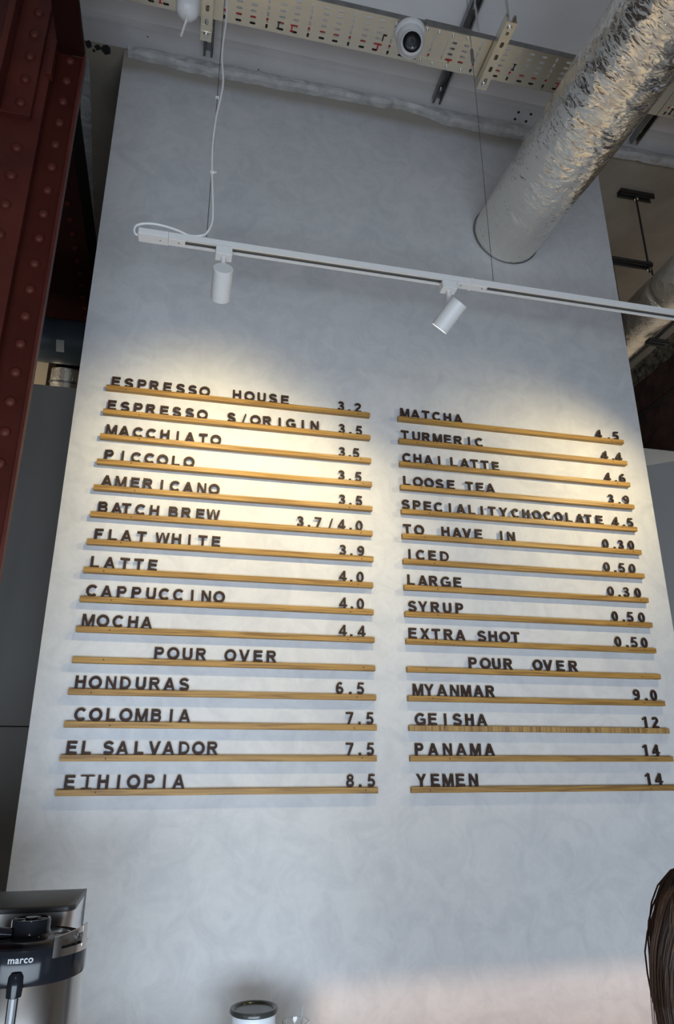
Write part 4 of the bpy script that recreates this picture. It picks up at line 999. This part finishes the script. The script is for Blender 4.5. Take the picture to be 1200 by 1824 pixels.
# hands: palm with five separate fingers
for sx_ in (-1, 1):
    bm = B(); w0 = Vector((sx_ * .2, .125, .855)); add_box(bm, w0 + Vector((0, 0.03, -0.035)), (0.03, 0.05, 0.085), Euler((R(25), 0, 0)))
    for k, ln in enumerate((0.062, 0.072, 0.068, 0.055)):
        y0 = 0.012 + k * 0.017; p0 = w0 + Vector((0, y0 + 0.022, -0.066 + k * 0.006)); add_tube(bm, [p0, p0 + Vector((-sx_ * 0.004, 0.006, -ln * .45)), p0 + Vector((-sx_ * 0.016, 0.006, -ln * .8)), p0 + Vector((-sx_ * 0.028, 0.004, -ln))], [.0085, .008, .0075, .006], 8)
    add_tube(bm, [w0 + Vector((0, 0.045, -0.01)), w0 + Vector((-sx_ * .012, 0.075, -0.03)), w0 + Vector((-sx_ * .02, 0.088, -0.06))], [.011, .010, .007], 8)
    obj('hand', bm, M['skin'], ps, smooth=True, bevel=0.006, loc=(0, 0, 0))
# hair: cap plus long falling strands
HP = [(1.703, 0.001, 0.001, 0.0), (1.70, 0.022, 0.03, 0.0), (1.688, 0.042, 0.055, 0.0), (1.665, 0.060, 0.082, 0.0), (1.64, 0.074, 0.100, -0.002), (1.60, 0.092, 0.110, -0.004), (1.56, 0.107, 0.106, -0.01), (1.50, 0.126, 0.09, -0.03), (1.44, 0.134, 0.078, -0.045), (1.36, 0.152, 0.07, -0.055), (1.28, 0.155, 0.06, -0.06), (1.22, 0.115, 0.045, -0.065), (1.19, 0.06, 0.02, -0.068)]
def hair_at(z):
    for (z1, a1, b1, c1), (z0, a0_, b0, c0) in zip(HP, HP[1:]):
        if z0 <= z <= z1:
            t = (z1 - z) / (z1 - z0); return a1 + (a0_ - a1) * t, b1 + (b0 - b1) * t, c1 + (c0 - c1) * t
    return HP[-1][1:]
bm = B(); rings = []
NA = 72
for i in range(49):
    z = 1.703 - 0.513 * (i / 48) ** 1.3
    a_, b_, c_ = hair_at(z); ring = []
    for k in range(NA):
        t = 2 * math.pi * k / NA; w_ = 1 + 0.035 * noise.noise((math.cos(t) * 7, math.sin(t) * 7, z * 1.5)) + 0.015 * noise.noise((math.cos(t) * 22, math.sin(t) * 22, z * 2))
        y = b_ * math.sin(t) * w_
        if z < 1.655 and y > 0.3 * b_: y = min(y, 0.3 * b_ + (0.02 if z > 1.6 else 0.0))      # open in front of the face
        ring.append(bm.verts.new((a_ * 0.96 * math.cos(t) * w_, y + c_, z)))
    rings.append(ring)
for a, b in zip(rings, rings[1:]):
    for k in range(NA): bm.faces.new((a[k], a[(k + 1) % NA], b[(k + 1) % NA], b[k]))
bm.faces.new(rings[0]); bm.faces.new(rings[-1][::-1])
hr = obj('hair', bm, M['hair'], ps, smooth=True, loc=(0, 0, 0))
bm = B()
for k in range(520):
    a_ = R(rnd.uniform(150, 390)); c_, s_ = math.cos(a_), math.sin(a_)
    if rnd.random() < 0.35: a_ = R(rnd.uniform(165, 200)); c_, s_ = math.cos(a_), math.sin(a_)
    r0 = 1.0 + rnd.uniform(-0.02, 0.04); z_end = rnd.uniform(1.20, 1.34); wav = rnd.uniform(0, 6); am = rnd.uniform(0.002, 0.007)
    pts = []
    for i in range(16):
        z = 1.702 - (1.702 - z_end) * (i / 15) ** 1.25
        ax_, by_, cy_ = hair_at(z); f = r0 * (1 + 0.02 * i / 15)
        pts.append((c_ * ax_ * f + am * math.sin(wav + i * .7), s_ * by_ * f + cy_ + am * math.cos(wav * 2 + i * .6), z + 0.002))
    add_tube(bm, pts, [0.0014] * 12 + [0.0013, 0.001, 0.0008, 0.0005], 4)
# loose fly-away strands on the left
for k in range(9):
    o_ = rnd.uniform(0.002, 0.014)
    pts = [(-0.05 - 0.004 * k, -0.02, 1.672), (-0.085 - o_, -0.02, 1.655), (-0.105 - o_, -0.015, 1.61), (-0.118 - o_, -0.01, 1.56), (-0.136 - o_ * 0.8, -0.02, 1.47), (-0.142 - o_ * 0.3, -0.03, 1.38)]
    add_tube(bm, smooth_path(pts, 6), 0.0005, 4)
st = obj('hair_strands', bm, M['hair'], hr); st['kind'] = 'stuff'; st.location = (0, 0, 0)
